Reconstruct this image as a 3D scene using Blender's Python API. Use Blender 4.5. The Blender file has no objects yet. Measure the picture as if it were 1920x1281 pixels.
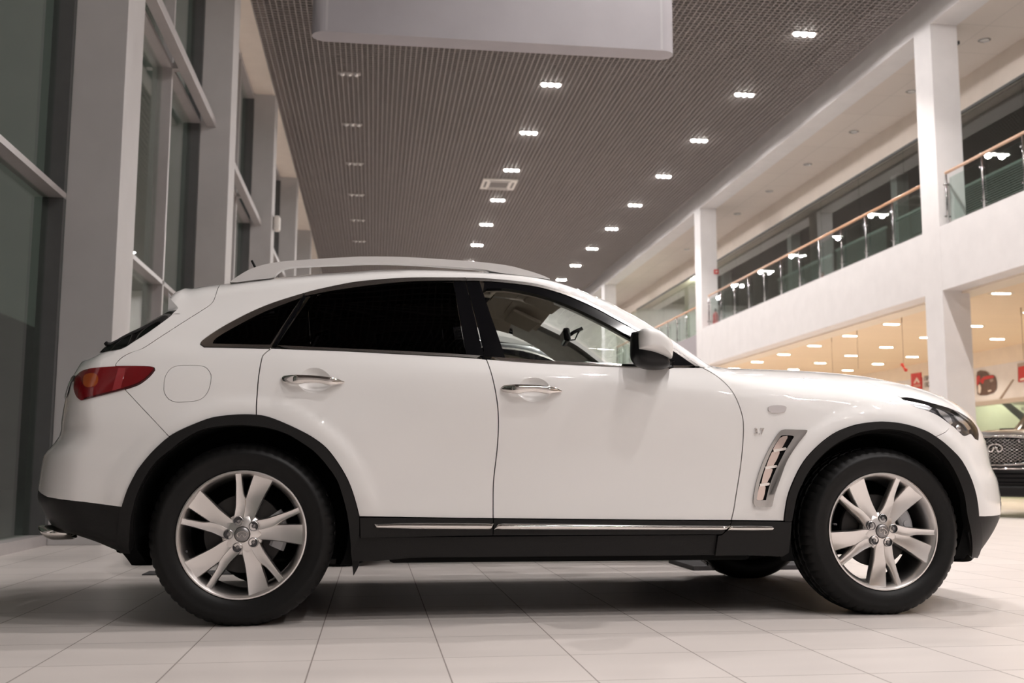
import bpy, bmesh, math, random
import numpy as np
from mathutils import Vector, Matrix
from mathutils.geometry import delaunay_2d_cdt
random.seed(4)
sc = bpy.context.scene
C = sc.collection
PI = math.pi

# ------------------------------------------------------------------ camera
FPX, CX, CY, EYE = 1970.0, 960.0, 640.5, 0.651
_v1 = np.array([(700-CX)/FPX, -(881-CY)/FPX, -1.0])
_v3 = np.array([(1025-CX)/FPX, -(-15636-CY)/FPX, -1.0])
AY = _v1/np.linalg.norm(_v1)
AZ = _v3/np.linalg.norm(_v3); AZ = AZ-AY*(AZ@AY); AZ /= np.linalg.norm(AZ)
AX = np.cross(AY, AZ)
RM = np.stack([AX, AY, AZ])
CAM = np.array([0, 0, EYE])
cam_data = bpy.data.cameras.new('camera'); cam = bpy.data.objects.new('camera', cam_data); C.objects.link(cam)
cam.matrix_world = Matrix([[*RM[0], 0], [*RM[1], 0], [*RM[2], EYE], [0, 0, 0, 1]])
cam_data.sensor_width = 36; cam_data.lens = 36*FPX/1920
cam_data.clip_start = 0.05; cam_data.clip_end = 200
cam_data.dof.use_dof = True; cam_data.dof.focus_distance = 4.75; cam_data.dof.aperture_fstop = 3.2
sc.camera = cam
sc.view_settings.view_transform = 'Standard'; sc.view_settings.look = 'None'
sc.view_settings.gamma = 1; sc.view_settings.use_curve_mapping = False
sc.view_settings.exposure = 0.08

def ray(px, py):
    return RM @ np.array([(px-CX)/FPX, -(py-CY)/FPX, -1.0])

# ------------------------------------------------------------------ materials
def mat(name, col, rough=.5, metal=0, coat=0, coat_rough=.03, spec=.5, emit=None, estr=0, noise=0, nscale=8, trans=0, bump=0, alpha=None):
    m = bpy.data.materials.new(name); m.use_nodes = True
    nt = m.node_tree; b = nt.nodes['Principled BSDF']
    b.inputs['Base Color'].default_value = (*col, 1)
    b.inputs['Roughness'].default_value = rough; b.inputs['Metallic'].default_value = metal
    b.inputs['Coat Weight'].default_value = coat; b.inputs['Coat Roughness'].default_value = coat_rough
    b.inputs['Specular IOR Level'].default_value = spec
    if emit: b.inputs['Emission Color'].default_value = (*emit, 1); b.inputs['Emission Strength'].default_value = estr
    if noise:
        tc = nt.nodes.new('ShaderNodeTexCoord'); n = nt.nodes.new('ShaderNodeTexNoise'); n.inputs['Scale'].default_value = nscale; n.inputs['Detail'].default_value = 4
        nt.links.new(tc.outputs['Object'], n.inputs['Vector'])
        r = nt.nodes.new('ShaderNodeValToRGB')
        r.color_ramp.elements[0].position = .3; r.color_ramp.elements[1].position = .7
        r.color_ramp.elements[0].color = (*[c*(1-noise) for c in col], 1); r.color_ramp.elements[1].color = (*[min(1, c*(1+noise)) for c in col], 1)
        nt.links.new(n.outputs['Fac'], r.inputs['Fac']); nt.links.new(r.outputs['Color'], b.inputs['Base Color'])
        if bump:
            bp = nt.nodes.new('ShaderNodeBump'); bp.inputs['Strength'].default_value = bump; bp.inputs['Distance'].default_value = .002
            nt.links.new(n.outputs['Fac'], bp.inputs['Height']); nt.links.new(bp.outputs['Normal'], b.inputs['Normal'])
    return m

def glass(name, tint, gloss=(1, 1, 1), ior=1.5, rough=0.0, boost=1.0):
    m = bpy.data.materials.new(name); m.use_nodes = True; nt = m.node_tree
    for n in list(nt.nodes): nt.nodes.remove(n)
    out = nt.nodes.new('ShaderNodeOutputMaterial'); mx = nt.nodes.new('ShaderNodeMixShader')
    tr = nt.nodes.new('ShaderNodeBsdfTransparent'); tr.inputs['Color'].default_value = (*tint, 1)
    gl = nt.nodes.new('ShaderNodeBsdfGlossy'); gl.inputs['Color'].default_value = (*gloss, 1); gl.inputs['Roughness'].default_value = rough
    fr = nt.nodes.new('ShaderNodeLayerWeight'); fr.inputs['Blend'].default_value = .5
    pw = nt.nodes.new('ShaderNodeMath'); pw.operation = 'POWER'; pw.inputs[1].default_value = 5
    ma = nt.nodes.new('ShaderNodeMath'); ma.operation = 'MULTIPLY_ADD'; ma.inputs[1].default_value = .95; ma.inputs[2].default_value = .05
    mu = nt.nodes.new('ShaderNodeMath'); mu.operation = 'MULTIPLY'; mu.inputs[1].default_value = boost; mu.use_clamp = True
    nt.links.new(fr.outputs['Facing'], pw.inputs[0]); nt.links.new(pw.outputs[0], ma.inputs[0]); nt.links.new(ma.outputs[0], mu.inputs[0]); nt.links.new(mu.outputs[0], mx.inputs[0])
    nt.links.new(tr.outputs[0], mx.inputs[1]); nt.links.new(gl.outputs[0], mx.inputs[2]); nt.links.new(mx.outputs[0], out.inputs[0])
    return m

M = dict(
    paint=mat('white_paint', (.80, .785, .772), .36, coat=1, coat_rough=.02, spec=.4),
    black_paint=mat('black_paint', (.008, .008, .010), .3, coat=1, coat_rough=.02),
    cladding=mat('grained_black_plastic', (.0095, .009, .0088), .5, spec=.25, noise=.15, nscale=300, bump=.3),
    gloss_black=mat('gloss_black', (.003, .003, .004), .10, coat=0, spec=.35),
    rubber=mat('tyre_rubber', (.0055, .0053, .0053), .48, spec=.25, noise=.2, nscale=60, bump=.2),
    well=mat('wheel_well_liner', (.006, .006, .006), .9, spec=.1),
    chrome=mat('chrome', (.78, .75, .72), .06, 1),
    dark_chrome=mat('dark_chrome_trim', (.36, .34, .325), .2, 1),
    alloy=mat('silver_alloy', (.80, .77, .75), .30, 1, coat=.3, coat_rough=.08),
    steel=mat('brake_steel', (.30, .29, .29), .4, 1), disc=mat('brake_disc_iron', (.035, .033, .032), .5, .6),
    caliper=mat('caliper_grey', (.36, .36, .37), .5, .3),
    satin=mat('satin_aluminium', (.80, .785, .775), .32, .30),
    beige=mat('beige_trim', (.50, .43, .36), .8),
    headliner=mat('headliner_cloth', (.60, .53, .46), .9, noise=.08, nscale=200),
    leather=mat('wheat_leather', (.46, .40, .33), .5), dash=mat('dash_trim', (.22, .20, .18), .6),
    grey_trim=mat('grey_trim', (.74, .73, .71), .7),
    red_lens=mat('red_lens', (.16, .005, .008), .1, coat=1, spec=.5),
    amber_lens=mat('amber_lens', (.30, .06, .010), .15, coat=1),
    deep_red=mat('deep_red_lens', (.05, .003, .005), .1, coat=1),
    lamp_silver=mat('lamp_reflector', (.62, .62, .63), .18, .9),
    lamp_dark=mat('lamp_bezel', (.05, .05, .055), .25, .3, coat=.5),
    clear=glass('clear_lens', (.96, .97, .98), boost=1.2),
    car_glass=glass('car_window_glass', (.88, .92, .90), boost=.8),
    dark_glass=glass('privacy_glass', (.008, .008, .009), boost=.22),
    mirror_shell=mat('mirror_shell_black', (.008, .008, .009), .3, spec=.3),
    mirror=mat('mirror_glass', (.8, .8, .8), .02, 1),
    marker=mat('marker_lamp', (.70, .66, .66), .12, .3, coat=1),
    vent_red=mat('vent_louvre', (.62, .52, .48), .1, 1),
)

# ------------------------------------------------------------------ mesh helpers
def link(name, me, m=None, parent=None, smooth=False):
    o = bpy.data.objects.new(name, me); C.objects.link(o)
    if m is not None:
        for x in (m if isinstance(m, (list, tuple)) else [m]): me.materials.append(x)
    if parent is not None: o.parent = parent
    if smooth: me.polygons.foreach_set('use_smooth', [True]*len(me.polygons))
    return o

def mesh(name, vs, fs, m=None, parent=None, smooth=False):
    me = bpy.data.meshes.new(name); me.from_pydata([tuple(v) for v in vs], [], [tuple(f) for f in fs]); me.update()
    return link(name, me, m, parent, smooth)

def bmobj(name, bm, m=None, parent=None, smooth=False, sharp=None):
    bmesh.ops.recalc_face_normals(bm, faces=bm.faces)
    me = bpy.data.meshes.new(name); bm.to_mesh(me); bm.free()
    o = link(name, me, m, parent, smooth)
    if sharp is not None: me.set_sharp_from_angle(angle=math.radians(sharp))
    return o

def add_box(bm, lo, hi, bevel=0, mi=0):
    r = bmesh.ops.create_cube(bm, size=1)
    vs = r['verts']
    for v in vs:
        v.co = Vector([lo[i]+(v.co[i]+.5)*(hi[i]-lo[i]) for i in range(3)])
    fs = {f for v in vs for f in v.link_faces}
    for f in fs: f.material_index = mi
    if bevel:
        es = list({e for v in vs for e in v.link_edges})
        bmesh.ops.bevel(bm, geom=es, offset=bevel, segments=2, affect='EDGES', profile=.5)
    return vs

def add_cyl(bm, p0, p1, r0, r1=None, n=16, mi=0, caps=True):
    p0 = Vector(p0); p1 = Vector(p1); d = p1-p0
    if r1 is None: r1 = r0
    u = d.orthogonal().normalized(); w = d.normalized().cross(u)
    a = [bm.verts.new(p0+(u*math.cos(t)+w*math.sin(t))*r0) for t in [2*PI*k/n for k in range(n)]]
    b = [bm.verts.new(p1+(u*math.cos(t)+w*math.sin(t))*r1) for t in [2*PI*k/n for k in range(n)]]
    for k in range(n):
        f = bm.faces.new((a[k], a[(k+1) % n], b[(k+1) % n], b[k])); f.material_index = mi; f.smooth = True
    if caps:
        for ring in (a[::-1], b):
            f = bm.faces.new(ring); f.material_index = mi

def add_tube(bm, pts, r, n=8, mi=0):
    pts = [Vector(p) for p in pts]; rings = []
    for i, p in enumerate(pts):
        d = (pts[min(i+1, len(pts)-1)]-pts[max(i-1, 0)]).normalized()
        u = d.cross(Vector((0, 1, .01))).normalized(); w = d.cross(u)
        rings.append([bm.verts.new(p+(u*math.cos(2*PI*k/n)+w*math.sin(2*PI*k/n))*r) for k in range(n)])
    for a, b in zip(rings, rings[1:]):
        for k in range(n):
            f = bm.faces.new((a[k], a[(k+1) % n], b[(k+1) % n], b[k])); f.smooth = True; f.material_index = mi
    bm.faces.new(rings[0]); bm.faces.new(rings[-1])

def add_lathe(bm, prof, n=96, mi=0, mod=None):
    """profile (r, y) spun round the y axis"""
    rings = []
    for j, (r, y) in enumerate(prof):
        ring = []
        for k in range(n):
            rr = r+(mod(j, k) if mod else 0); t = 2*PI*k/n
            ring.append(bm.verts.new((rr*math.cos(t), y, rr*math.sin(t))))
        rings.append(ring)
    for a, b in zip(rings, rings[1:]):
        for k in range(n):
            f = bm.faces.new((a[k], b[k], b[(k+1) % n], a[(k+1) % n])); f.smooth = True; f.material_index = mi
    return rings

def box(name, lo, hi, m, parent=None, bevel=0):
    bm = bmesh.new(); add_box(bm, lo, hi, bevel)
    return bmobj(name, bm, m, parent)

def empty(name, loc=(0, 0, 0), rz=0, parent=None):
    o = bpy.data.objects.new(name, None); C.objects.link(o); o.empty_display_size = .2
    o.location = loc; o.rotation_euler = (0, 0, rz)
    if parent is not None: o.parent = parent
    return o

def tag(o, label=None, cat=None, group=None, kind=None):
    if label: o['label'] = label
    if cat: o['category'] = cat
    if group: o['group'] = group
    if kind: o['kind'] = kind
    return o

def kids(o): return list(o.children)
def copy_tree(o, parent=None, remap=None):
    c = o.copy(); C.objects.link(c)
    c.parent = parent
    if o.type == 'MESH' and remap:
        for s_o, s_c in zip(o.material_slots, c.material_slots):
            if s_o.material in remap: s_c.link = 'OBJECT'; s_c.material = remap[s_o.material]
    for ch in kids(o): copy_tree(ch, c, remap)
    return c

def text_mesh(s, size, depth=.004, name='t'):
    cu = bpy.data.curves.new(name, 'FONT'); cu.body = s; cu.size = size; cu.extrude = depth; cu.bevel_depth = 0
    o = bpy.data.objects.new(name, cu); C.objects.link(o)
    dg = bpy.context.evaluated_depsgraph_get(); me = bpy.data.meshes.new_from_object(o.evaluated_get(dg))
    bpy.data.objects.remove(o); bpy.data.curves.remove(cu)
    return me

# ================================================================== THE CAR
PSI = 0.02135
HUBY = .93
T = np.array([-.543-HUBY*math.sin(PSI), 4.602+HUBY*math.cos(PSI), 0])
WB = 2.885
AXZ = .378
_c, _s = math.cos(PSI), math.sin(PSI)
RL = np.array([[_c, _s, 0], [-_s, _c, 0], [0, 0, 1]])     # world -> car
OL = RL @ (CAM-T)
def at_plane(px, py, y):
    """where the sight line through a photo pixel meets the plane y of the car's own axes"""
    d = RL @ ray(px, py); t = (y-OL[1])/d[1]
    p = OL+t*d
    return p[0], p[2]

def hermite(xs, ys, x):
    xs = np.asarray(xs, float); ys = np.asarray(ys, float); x = np.asarray(x, float)
    xc = np.clip(x, xs[0], xs[-1])
    i = np.clip(np.searchsorted(xs, xc)-1, 0, len(xs)-2)
    h = np.diff(xs); d = np.diff(ys, axis=0)/(h if ys.ndim == 1 else h[:, None])
    m = np.empty_like(ys)
    m[0] = d[0]; m[-1] = d[-1]
    if len(xs) > 2:
        w0 = h[1:]; w1 = h[:-1]
        if ys.ndim > 1: w0 = w0[:, None]; w1 = w1[:, None]
        m[1:-1] = (d[:-1]*w0+d[1:]*w1)/(w0+w1)
    hh = h[i]; t = (xc-xs[i])/hh
    if ys.ndim > 1: t = t[:, None]; hh = hh[:, None]
    return ((2*t**3-3*t**2+1)*ys[i]+(t**3-2*t**2+t)*hh*m[i]+(-2*t**3+3*t**2)*ys[i+1]+(t**3-t**2)*hh*m[i+1])

# --- silhouettes of the body: crown line (x, z), nose and tail lines (x, z)
ZT = [(-1.0985, 1.0856), (-0.8985, 1.1656), (-0.7985, 1.1856), (-0.7435, 1.1850), (-0.6885, 1.1958), (-0.6335, 1.2268), (-0.5785, 1.2714), (-0.5235, 1.3206), (-0.4685, 1.3673), (-0.4135, 1.4524), (-0.3585, 1.5261), (-0.3035, 1.5308), (-0.2485, 1.5437), (-0.1935, 1.5519), (-0.1385, 1.5609), (-0.0835, 1.5698), (-0.0285, 1.5785), (0.0265, 1.5869), (0.0815, 1.5949), (0.1365, 1.6014), (0.1915, 1.6080), (0.2465, 1.6147), (0.3015, 1.6198), (0.3565, 1.6243), (0.4115, 1.6287), (0.4665, 1.6337), (0.5215, 1.6396), (0.5765, 1.6431), (0.6315, 1.6454), (0.6865, 1.6480), (0.7415, 1.6488), (0.7965, 1.6489), (0.8515, 1.6490), (0.9065, 1.6478), (0.9615, 1.6463), (1.0165, 1.6448), (1.0715, 1.6428), (1.1265, 1.6410), (1.1815, 1.6383), (1.2365, 1.6337), (1.2915, 1.6284), (1.3465, 1.6208), (1.4015, 1.6094), (1.4565, 1.5930), (1.5115, 1.5740), (1.5665, 1.5505), (1.6215, 1.5273), (1.6765, 1.5030), (1.7315, 1.4720), (1.7865, 1.4421), (1.8415, 1.4070), (1.8965, 1.3681), (1.9515, 1.3292), (2.0065, 1.2902), (2.0615, 1.2522), (2.1165, 1.2148), (2.1715, 1.1976), (2.2265, 1.1931), (2.2815, 1.1884), (2.3365, 1.1878), (2.3915, 1.1884), (2.4465, 1.1886), (2.5015, 1.1888), (2.5565, 1.1887), (2.6115, 1.1885), (2.6665, 1.1881), (2.7215, 1.1875), (2.7765, 1.1856), (2.8315, 1.1837), (2.8865, 1.1815), (2.9415, 1.1775), (2.9965, 1.1738), (3.0515, 1.1674), (3.1065, 1.1584), (3.1615, 1.1491), (3.2165, 1.1370), (3.2715, 1.1262), (3.3265, 1.1131), (3.3815, 1.0970), (3.4365, 1.0808), (3.4915, 1.0579), (3.5465, 1.0329), (3.6015, 1.0017), (3.6421, 0.9674), (3.8421, 0.6674)]
NOSE = [(3.4552, 0.1135), (3.6552, 0.2335), (3.7018, 0.2903), (3.7536, 0.3749), (3.7795, 0.4441), (3.7839, 0.4973), (3.7753, 0.5586), (3.7617, 0.6232), (3.7392, 0.6652), (3.7262, 0.7232), (3.7175, 0.7696), (3.6990, 0.8394), (3.6690, 0.9594), (3.6190, 1.8000)]
TAILX = [(-0.5634, 0.2607), (-0.8134, 0.3607), (-0.8895, 0.3834), (-0.9342, 0.4260), (-0.9650, 0.4806), (-0.9831, 0.5246), (-0.9811, 0.5780), (-0.9767, 0.6245), (-0.9728, 0.6665), (-0.9638, 0.7109), (-0.9240, 0.7586), (-0.8983, 0.7959), (-0.8891, 0.8597), (-0.8740, 0.9498), (-0.8634, 1.0023), (-0.8492, 1.0455), (-0.8354, 1.0865), (-0.8554, 1.1865), (-0.8854, 1.9000)]
XW0 = 2.165                                        # foot of the windscreen
ZTX = np.array([p[0] for p in ZT]); ZTZ = np.array([p[1] for p in ZT])
NZ = np.array([p[1] for p in NOSE]); NX = np.array([p[0] for p in NOSE])
LZ = np.array([p[1] for p in TAILX]); LX = np.array([p[0] for p in TAILX])
def Zt(x): return hermite(ZTX, ZTZ, x)
def Xf(z): return hermite(NZ, NX, z)
def Xr(z): return hermite(LZ, LX, z)
def Rt(x): return hermite([-1.6, -.9, -.4, .2, 1.9, 2.25, 2.5, 4.2], [.10, .14, .14, .12, .12, .16, .20, .20], x)
def Rf(z): return 0*np.asarray(z)+.5
def Rr(z): return hermite([0, .45, .75, .95, 1.3], [.34, .34, .34, .26, .2], z)
WZ = [.15, .30, .42, .55, .70, .85, .95, 1.05, 1.15, 1.22, 1.40, 1.58]
WX = [-1.2, -.7, -.35, 0, .4, .8, 1.4, 1.9, 2.3, 2.6, 2.9, 3.25, 3.6, 3.9]
WT = np.array([
 [.80, .84, .86, .88, .885, .88, .87, .85, .82, .79, .69, .59],
 [.84, .88, .90, .92, .93, .925, .91, .885, .85, .82, .71, .61],
 [.86, .91, .935, .95, .955, .95, .932, .908, .872, .842, .73, .63],
 [.86, .91, .94, .955, .96, .955, .940, .918, .885, .857, .75, .645],
 [.86, .90, .925, .94, .95, .949, .938, .924, .893, .867, .765, .66],
 [.86, .885, .905, .91, .92, .934, .938, .928, .899, .873, .773, .67],
 [.86, .88, .90, .902, .911, .928, .936, .928, .90, .875, .775, .672],
 [.86, .88, .90, .902, .911, .928, .936, .928, .899, .871, .77, .668],
 [.86, .89, .912, .922, .932, .940, .938, .924, .893, .862, .76, .66],
 [.86, .91, .935, .95, .955, .952, .94, .915, .88, .85, .75, .65],
 [.86, .91, .94, .955, .96, .956, .94, .91, .87, .84, .74, .64],
 [.85, .90, .93, .945, .95, .945, .926, .89, .85, .82, .72, .62],
 [.83, .87, .905, .92, .925, .915, .893, .86, .82, .79, .69, .59],
 [.82, .85, .885, .90, .90, .89, .865, .83, .80, .77, .67, .57]])
PQ = 2.3
def Qf(u):
    u = np.clip(u, 0, 1)
    return (1-(1-u)**PQ)**(1/PQ)
def Wb(x, z):
    x = np.atleast_1d(np.asarray(x, float)); z = np.atleast_1d(np.asarray(z, float))
    x, z = np.broadcast_arrays(x, z)
    cols = hermite(WX, WT, x)                      # (n, nz)
    zc = np.clip(z, WZ[0], WZ[-1]); zs = np.array(WZ)
    out = np.empty(len(x)); h = np.diff(zs); d = np.diff(cols, axis=1)/h
    m = np.empty_like(cols); m[:, 0] = d[:, 0]; m[:, -1] = d[:, -1]
    m[:, 1:-1] = (d[:, :-1]*h[1:]+d[:, 1:]*h[:-1])/(h[1:]+h[:-1])
    i = np.clip(np.searchsorted(zs, zc)-1, 0, len(zs)-2); a = np.arange(len(x)); hh = h[i]; t = (zc-zs[i])/hh
    base = ((2*t**3-3*t**2+1)*cols[a, i]+(t**3-2*t**2+t)*hh*m[a, i]+(-2*t**3+3*t**2)*cols[a, i+1]+(t**3-t**2)*hh*m[a, i+1])
    # shoulder crease running from the tail lamp to the front arch, and the swell round the arches
    d = z-np.interp(x, CRX, CRZ); s_ = .006
    sp_ = lambda q: s_*np.logaddexp(0, q/s_)
    base = base-.17*np.interp(x, [-.7, -.3, 2.3, 2.75], [0, 1, 1, 0])*(sp_(d)-sp_(d-.085))
    for cx in (0, 2.885):
        r = np.hypot(x-cx, z-.378)
        base = base+.011/(1+np.exp(np.clip((r-.566)/.010, -40, 40)))*np.clip((z-.44)/.1, 0, 1)
    return base
CRX = [-.464, -.286, .075, .535, 1.101, 1.489, 1.86, 2.239, 2.649, 2.882]
CRZ = [1.14, 1.139, 1.132, 1.114, 1.085, 1.06, 1.029, .991, .937, .897]
def W(x, z):
    x = np.atleast_1d(np.asarray(x, float)); z = np.atleast_1d(np.asarray(z, float))
    return Wb(x, z)*Qf((Zt(x)-z)/Rt(x))*Qf((Xf(z)-x)/Rf(z))*Qf((x-Xr(z))/Rr(z))
def Wn(x, z):
    e = 1e-3
    wx = (W(x+e, z)-W(x-e, z))/(2*e); wz = (W(x, z+e)-W(x, z-e))/(2*e)
    n = np.stack([-wx, -np.ones_like(wx), -wz], 1)
    return n/np.linalg.norm(n, axis=1)[:, None]

def P(px, py, off=0):
    """photo pixel -> (x, z) on the near flank of the body"""
    y = -.9
    for k in range(40):
        x, z = at_plane(px, py, y)
        w = float(W(x, z)[0])+off
        y = .4*y-.6*w
    return x, z
def PP(pts, off=0): return [P(a, b, off) for a, b in pts]

def inside(poly, pts):
    poly = np.asarray(poly); x, y = pts[:, 0], pts[:, 1]
    r = np.zeros(len(pts), bool); n = len(poly)
    for i in range(n):
        x1, y1 = poly[i]; x2, y2 = poly[(i+1) % n]
        c = ((y1 > y) != (y2 > y))
        with np.errstate(divide='ignore', invalid='ignore'):
            r ^= c & (x < (x2-x1)*(y-y1)/(y2-y1+1e-15)+x1)
    return r
def seg_dist(poly, pts):
    poly = np.asarray(poly); best = np.full(len(pts), 9.)
    for i in range(len(poly)):
        a = poly[i]; b = poly[(i+1) % len(poly)]; ab = b-a; l2 = ab@ab+1e-12
        t = np.clip(((pts-a)@ab)/l2, 0, 1); best = np.minimum(best, np.linalg.norm(pts-a-t[:, None]*ab, axis=1))
    return best
def area(p):
    p = np.asarray(p); return .5*np.sum(p[:, 0]*np.roll(p[:, 1], -1)-np.roll(p[:, 0], -1)*p[:, 1])
def clean(poly, eps=1e-3):
    o = []
    for p in poly:
        if not o or math.dist(p, o[-1]) > eps: o.append(tuple(map(float, p)))
    while math.dist(o[0], o[-1]) < eps: o.pop()
    return o
def inset(poly, d):
    p = np.asarray(poly)
    if area(p) < 0: p = p[::-1]
    out = []
    n = len(p)
    for i in range(n):
        a, b, c = p[i-1], p[i], p[(i+1) % n]
        e1 = (b-a)/np.linalg.norm(b-a); e2 = (c-b)/np.linalg.norm(c-b)
        n1 = np.array([-e1[1], e1[0]]); n2 = np.array([-e2[1], e2[0]])
        m = n1+n2; l = m@m
        m = n1 if l < .2 else 2*m/l
        out.append(b+m*d)
    return [tuple(q) for q in out]
def dense(poly, step):
    o = []
    n = len(poly)
    for i in range(n):
        a = np.asarray(poly[i]); b = np.asarray(poly[(i+1) % n]); k = max(1, int(math.ceil(np.linalg.norm(b-a)/step)))
        for j in range(k): o.append(tuple(a+(b-a)*j/k))
    return o
def smooth_curve(pts, n=4):
    """open polyline -> catmull-rom refined polyline"""
    p = [np.asarray(q, float) for q in pts]; o = []
    for i in range(len(p)-1):
        a = p[max(i-1, 0)]; b = p[i]; c = p[i+1]; d = p[min(i+2, len(p)-1)]
        for k in range(n):
            t = k/n
            o.append(tuple(.5*((2*b)+(-a+c)*t+(2*a-5*b+4*c-d)*t*t+(-a+3*b-3*c+d)*t**3)))
    o.append(tuple(p[-1])); return o
S = smooth_curve

LEV = (.006, .02, .045, .08, .13, .2, .3, .45, .65)
def tri2d(poly, step, holes=(), levels=True):
    b = dense(poly, step)
    pts = list(b); edges = [(i, (i+1) % len(b)) for i in range(len(b))]
    hb = []
    for h in holes:
        hd = dense(h, step); k0 = len(pts); pts += hd; hb += hd
        edges += [(k0+i, k0+(i+1) % len(hd)) for i in range(len(hd))]
    arr = np.array(b); lo = arr.min(0); hi = arr.max(0)
    gx = np.arange(lo[0], hi[0], step); gz = np.arange(lo[1], hi[1], step)
    g = np.array([(x+(j % 2)*step*.5, z) for j, z in enumerate(gz) for x in gx]) if len(gx) and len(gz) else np.zeros((0, 2))
    extra = []
    if levels:
        for x in np.arange(lo[0], hi[0], step):
            zt = float(Zt(x)); r = float(Rt(x)); extra += [(x, zt-r*u) for u in LEV]
        for z in np.arange(lo[1], hi[1], step):
            xf = float(Xf(z)); xr = float(Xr(z)); rr = float(Rr(z))
            extra += [(xf-.5*u, z) for u in LEV]; extra += [(xr+rr*u, z) for u in LEV]
    if len(g):
        d = seg_dist(poly, g); ok = inside(poly, g) & (d > step*.4)
        if levels: ok &= ((Zt(g[:, 0])-g[:, 1]) > Rt(g[:, 0])*.7) & ((Xf(g[:, 1])-g[:, 0]) > .33) & ((g[:, 0]-Xr(g[:, 1])) > .7*Rr(g[:, 1]))
        g = g[ok]
    if extra:
        e = np.array(extra); e = e[inside(poly, e)]
        if len(e): e = e[seg_dist(poly, e) > .0015]
    else: e = np.zeros((0, 2))
    for q in list(g)+list(e): pts.append((float(q[0]), float(q[1])))
    v, ed, f, ov, oe, of = delaunay_2d_cdt([Vector(q) for q in pts], edges, [list(range(len(b)))], 1, 1e-6)
    v = np.array([(q.x, q.y) for q in v]); f = [tuple(t) for t in f]
    if holes:
        cen = np.array([v[list(t)].mean(0) for t in f]); keep = np.ones(len(f), bool)
        for h in holes: keep &= ~inside(h, cen)
        f = [t for t, k in zip(f, keep) if k]
    cen = np.array([v[list(t)].mean(0) for t in f]); ok = inside(poly, cen)
    f = [t for t, k in zip(f, ok) if k]
    return v, f

def skin(name, poly, m, parent, off=0, step=.035, holes=(), flange=.022, gap=.0024, side=-1, both=False, levels=True, depth=None):
    """a body panel: the outline `poly` (x, z) laid on the flank surface, edges turned inwards"""
    poly = clean(poly)
    if gap: poly = inset(poly, gap)
    elif area(poly) < 0: poly = poly[::-1]
    v, f = tri2d(poly, step, holes, levels)
    x, z = v[:, 0], v[:, 1]
    n = Wn(x, z); w = W(x, z)
    pos = np.stack([x, -w, z], 1)+n*off
    low = w < .06
    faces = [list(t) for t in f]
    # orientation: outward is -y
    for t in faces:
        a, b, c = (pos[i] for i in t)
        if np.cross(b-a, c-a)[1] > 0 and abs(np.cross(b-a, c-a)[1]) > 1e-12: t.reverse()
    cnt = {}
    for t in faces:
        for i in range(3):
            e = (t[i], t[(i+1) % 3]); cnt[e] = cnt.get(e, 0)+1
    bd = [e for e in cnt if (e[1], e[0]) not in cnt]
    nskin = len(faces); verts = [tuple(p) for p in pos]; nor = [tuple(q) for q in n]
    if flange:
        mp = {}
        for e in bd:
            if both and w[e[0]] < .03 and w[e[1]] < .03: continue
            for i in e:
                if i not in mp:
                    mp[i] = len(verts); verts.append(verts[i])
                    q = pos[i]-n[i]*flange; mp[(i, 1)] = len(verts); verts.append(tuple(q))
        for a, b in bd:
            if a in mp and b in mp: faces.append([b, a, mp[(a, 1)], mp[(b, 1)]] if False else [mp[b], mp[a], mp[(a, 1)], mp[(b, 1)]])
    out = []
    sides = [side] if not both else [-1, 1]
    objs = []
    if both:
        V = list(verts); Fc = [list(t) for t in faces]; k = len(verts)
        V += [(a, -b, c) for a, b, c in verts]; Fc += [[i+k for i in t[::-1]] for t in faces]
        N = nor; me = bpy.data.meshes.new(name)
        me.from_pydata(V, [], Fc); me.update()
        flagskin = [True]*nskin+[False]*(len(faces)-nskin); flagskin = flagskin*2
        nn = {}
        for i in range(len(nor)):
            if not low[i]: nn[i] = nor[i]; nn[i+k] = (nor[i][0], -nor[i][1], nor[i][2])
    else:
        sgn = 1 if side < 0 else -1
        V = [(a, b*sgn, c) for a, b, c in verts]; Fc = [t if sgn > 0 else t[::-1] for t in faces]
        me = bpy.data.meshes.new(name); me.from_pydata(V, [], Fc); me.update()
        flagskin = [True]*nskin+[False]*(len(faces)-nskin)
        nn = {i: (nor[i][0], nor[i][1]*sgn, nor[i][2]) for i in range(len(nor)) if not low[i]}
    me.polygons.foreach_set('use_smooth', [True]*len(me.polygons))
    ln = [(0, 0, 0)]*len(me.loops)
    for p_ in me.polygons:
        if flagskin[p_.index]:
            for li in p_.loop_indices:
                q = nn.get(me.loops[li].vertex_index)
                if q: ln[li] = q
    o = link(name, me, m, parent)
    if both:
        bm = bmesh.new(); bm.from_mesh(me)
        bmesh.ops.remove_doubles(bm, verts=[q for q in bm.verts if abs(q.co.y) < .004], dist=.0025)
        bm.to_mesh(me); bm.free()
        me.polygons.foreach_set('use_smooth', [True]*len(me.polygons))
        vx = np.array([q.co for q in me.vertices]); d_ = W(vx[:, 0], vx[:, 2]); nv = Wn(vx[:, 0], vx[:, 2])
        nl = []
        for q in range(len(vx)):
            if d_[q] > .10 and abs(vx[q, 1]) > .08: nl.append((nv[q, 0], nv[q, 1] if vx[q, 1] < 0 else -nv[q, 1], nv[q, 2]))
            else: nl.append((0, 0, 0))
        me.normals_split_custom_set([nl[l.vertex_index] for l in me.loops])
    else:
        me.normals_split_custom_set(ln)
    return o

def pair(name, poly, m, parents, **k):
    return [skin(name, poly, m, parents[0], side=-1, **k), skin(name, poly, m, parents[1], side=1, **k)]

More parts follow.
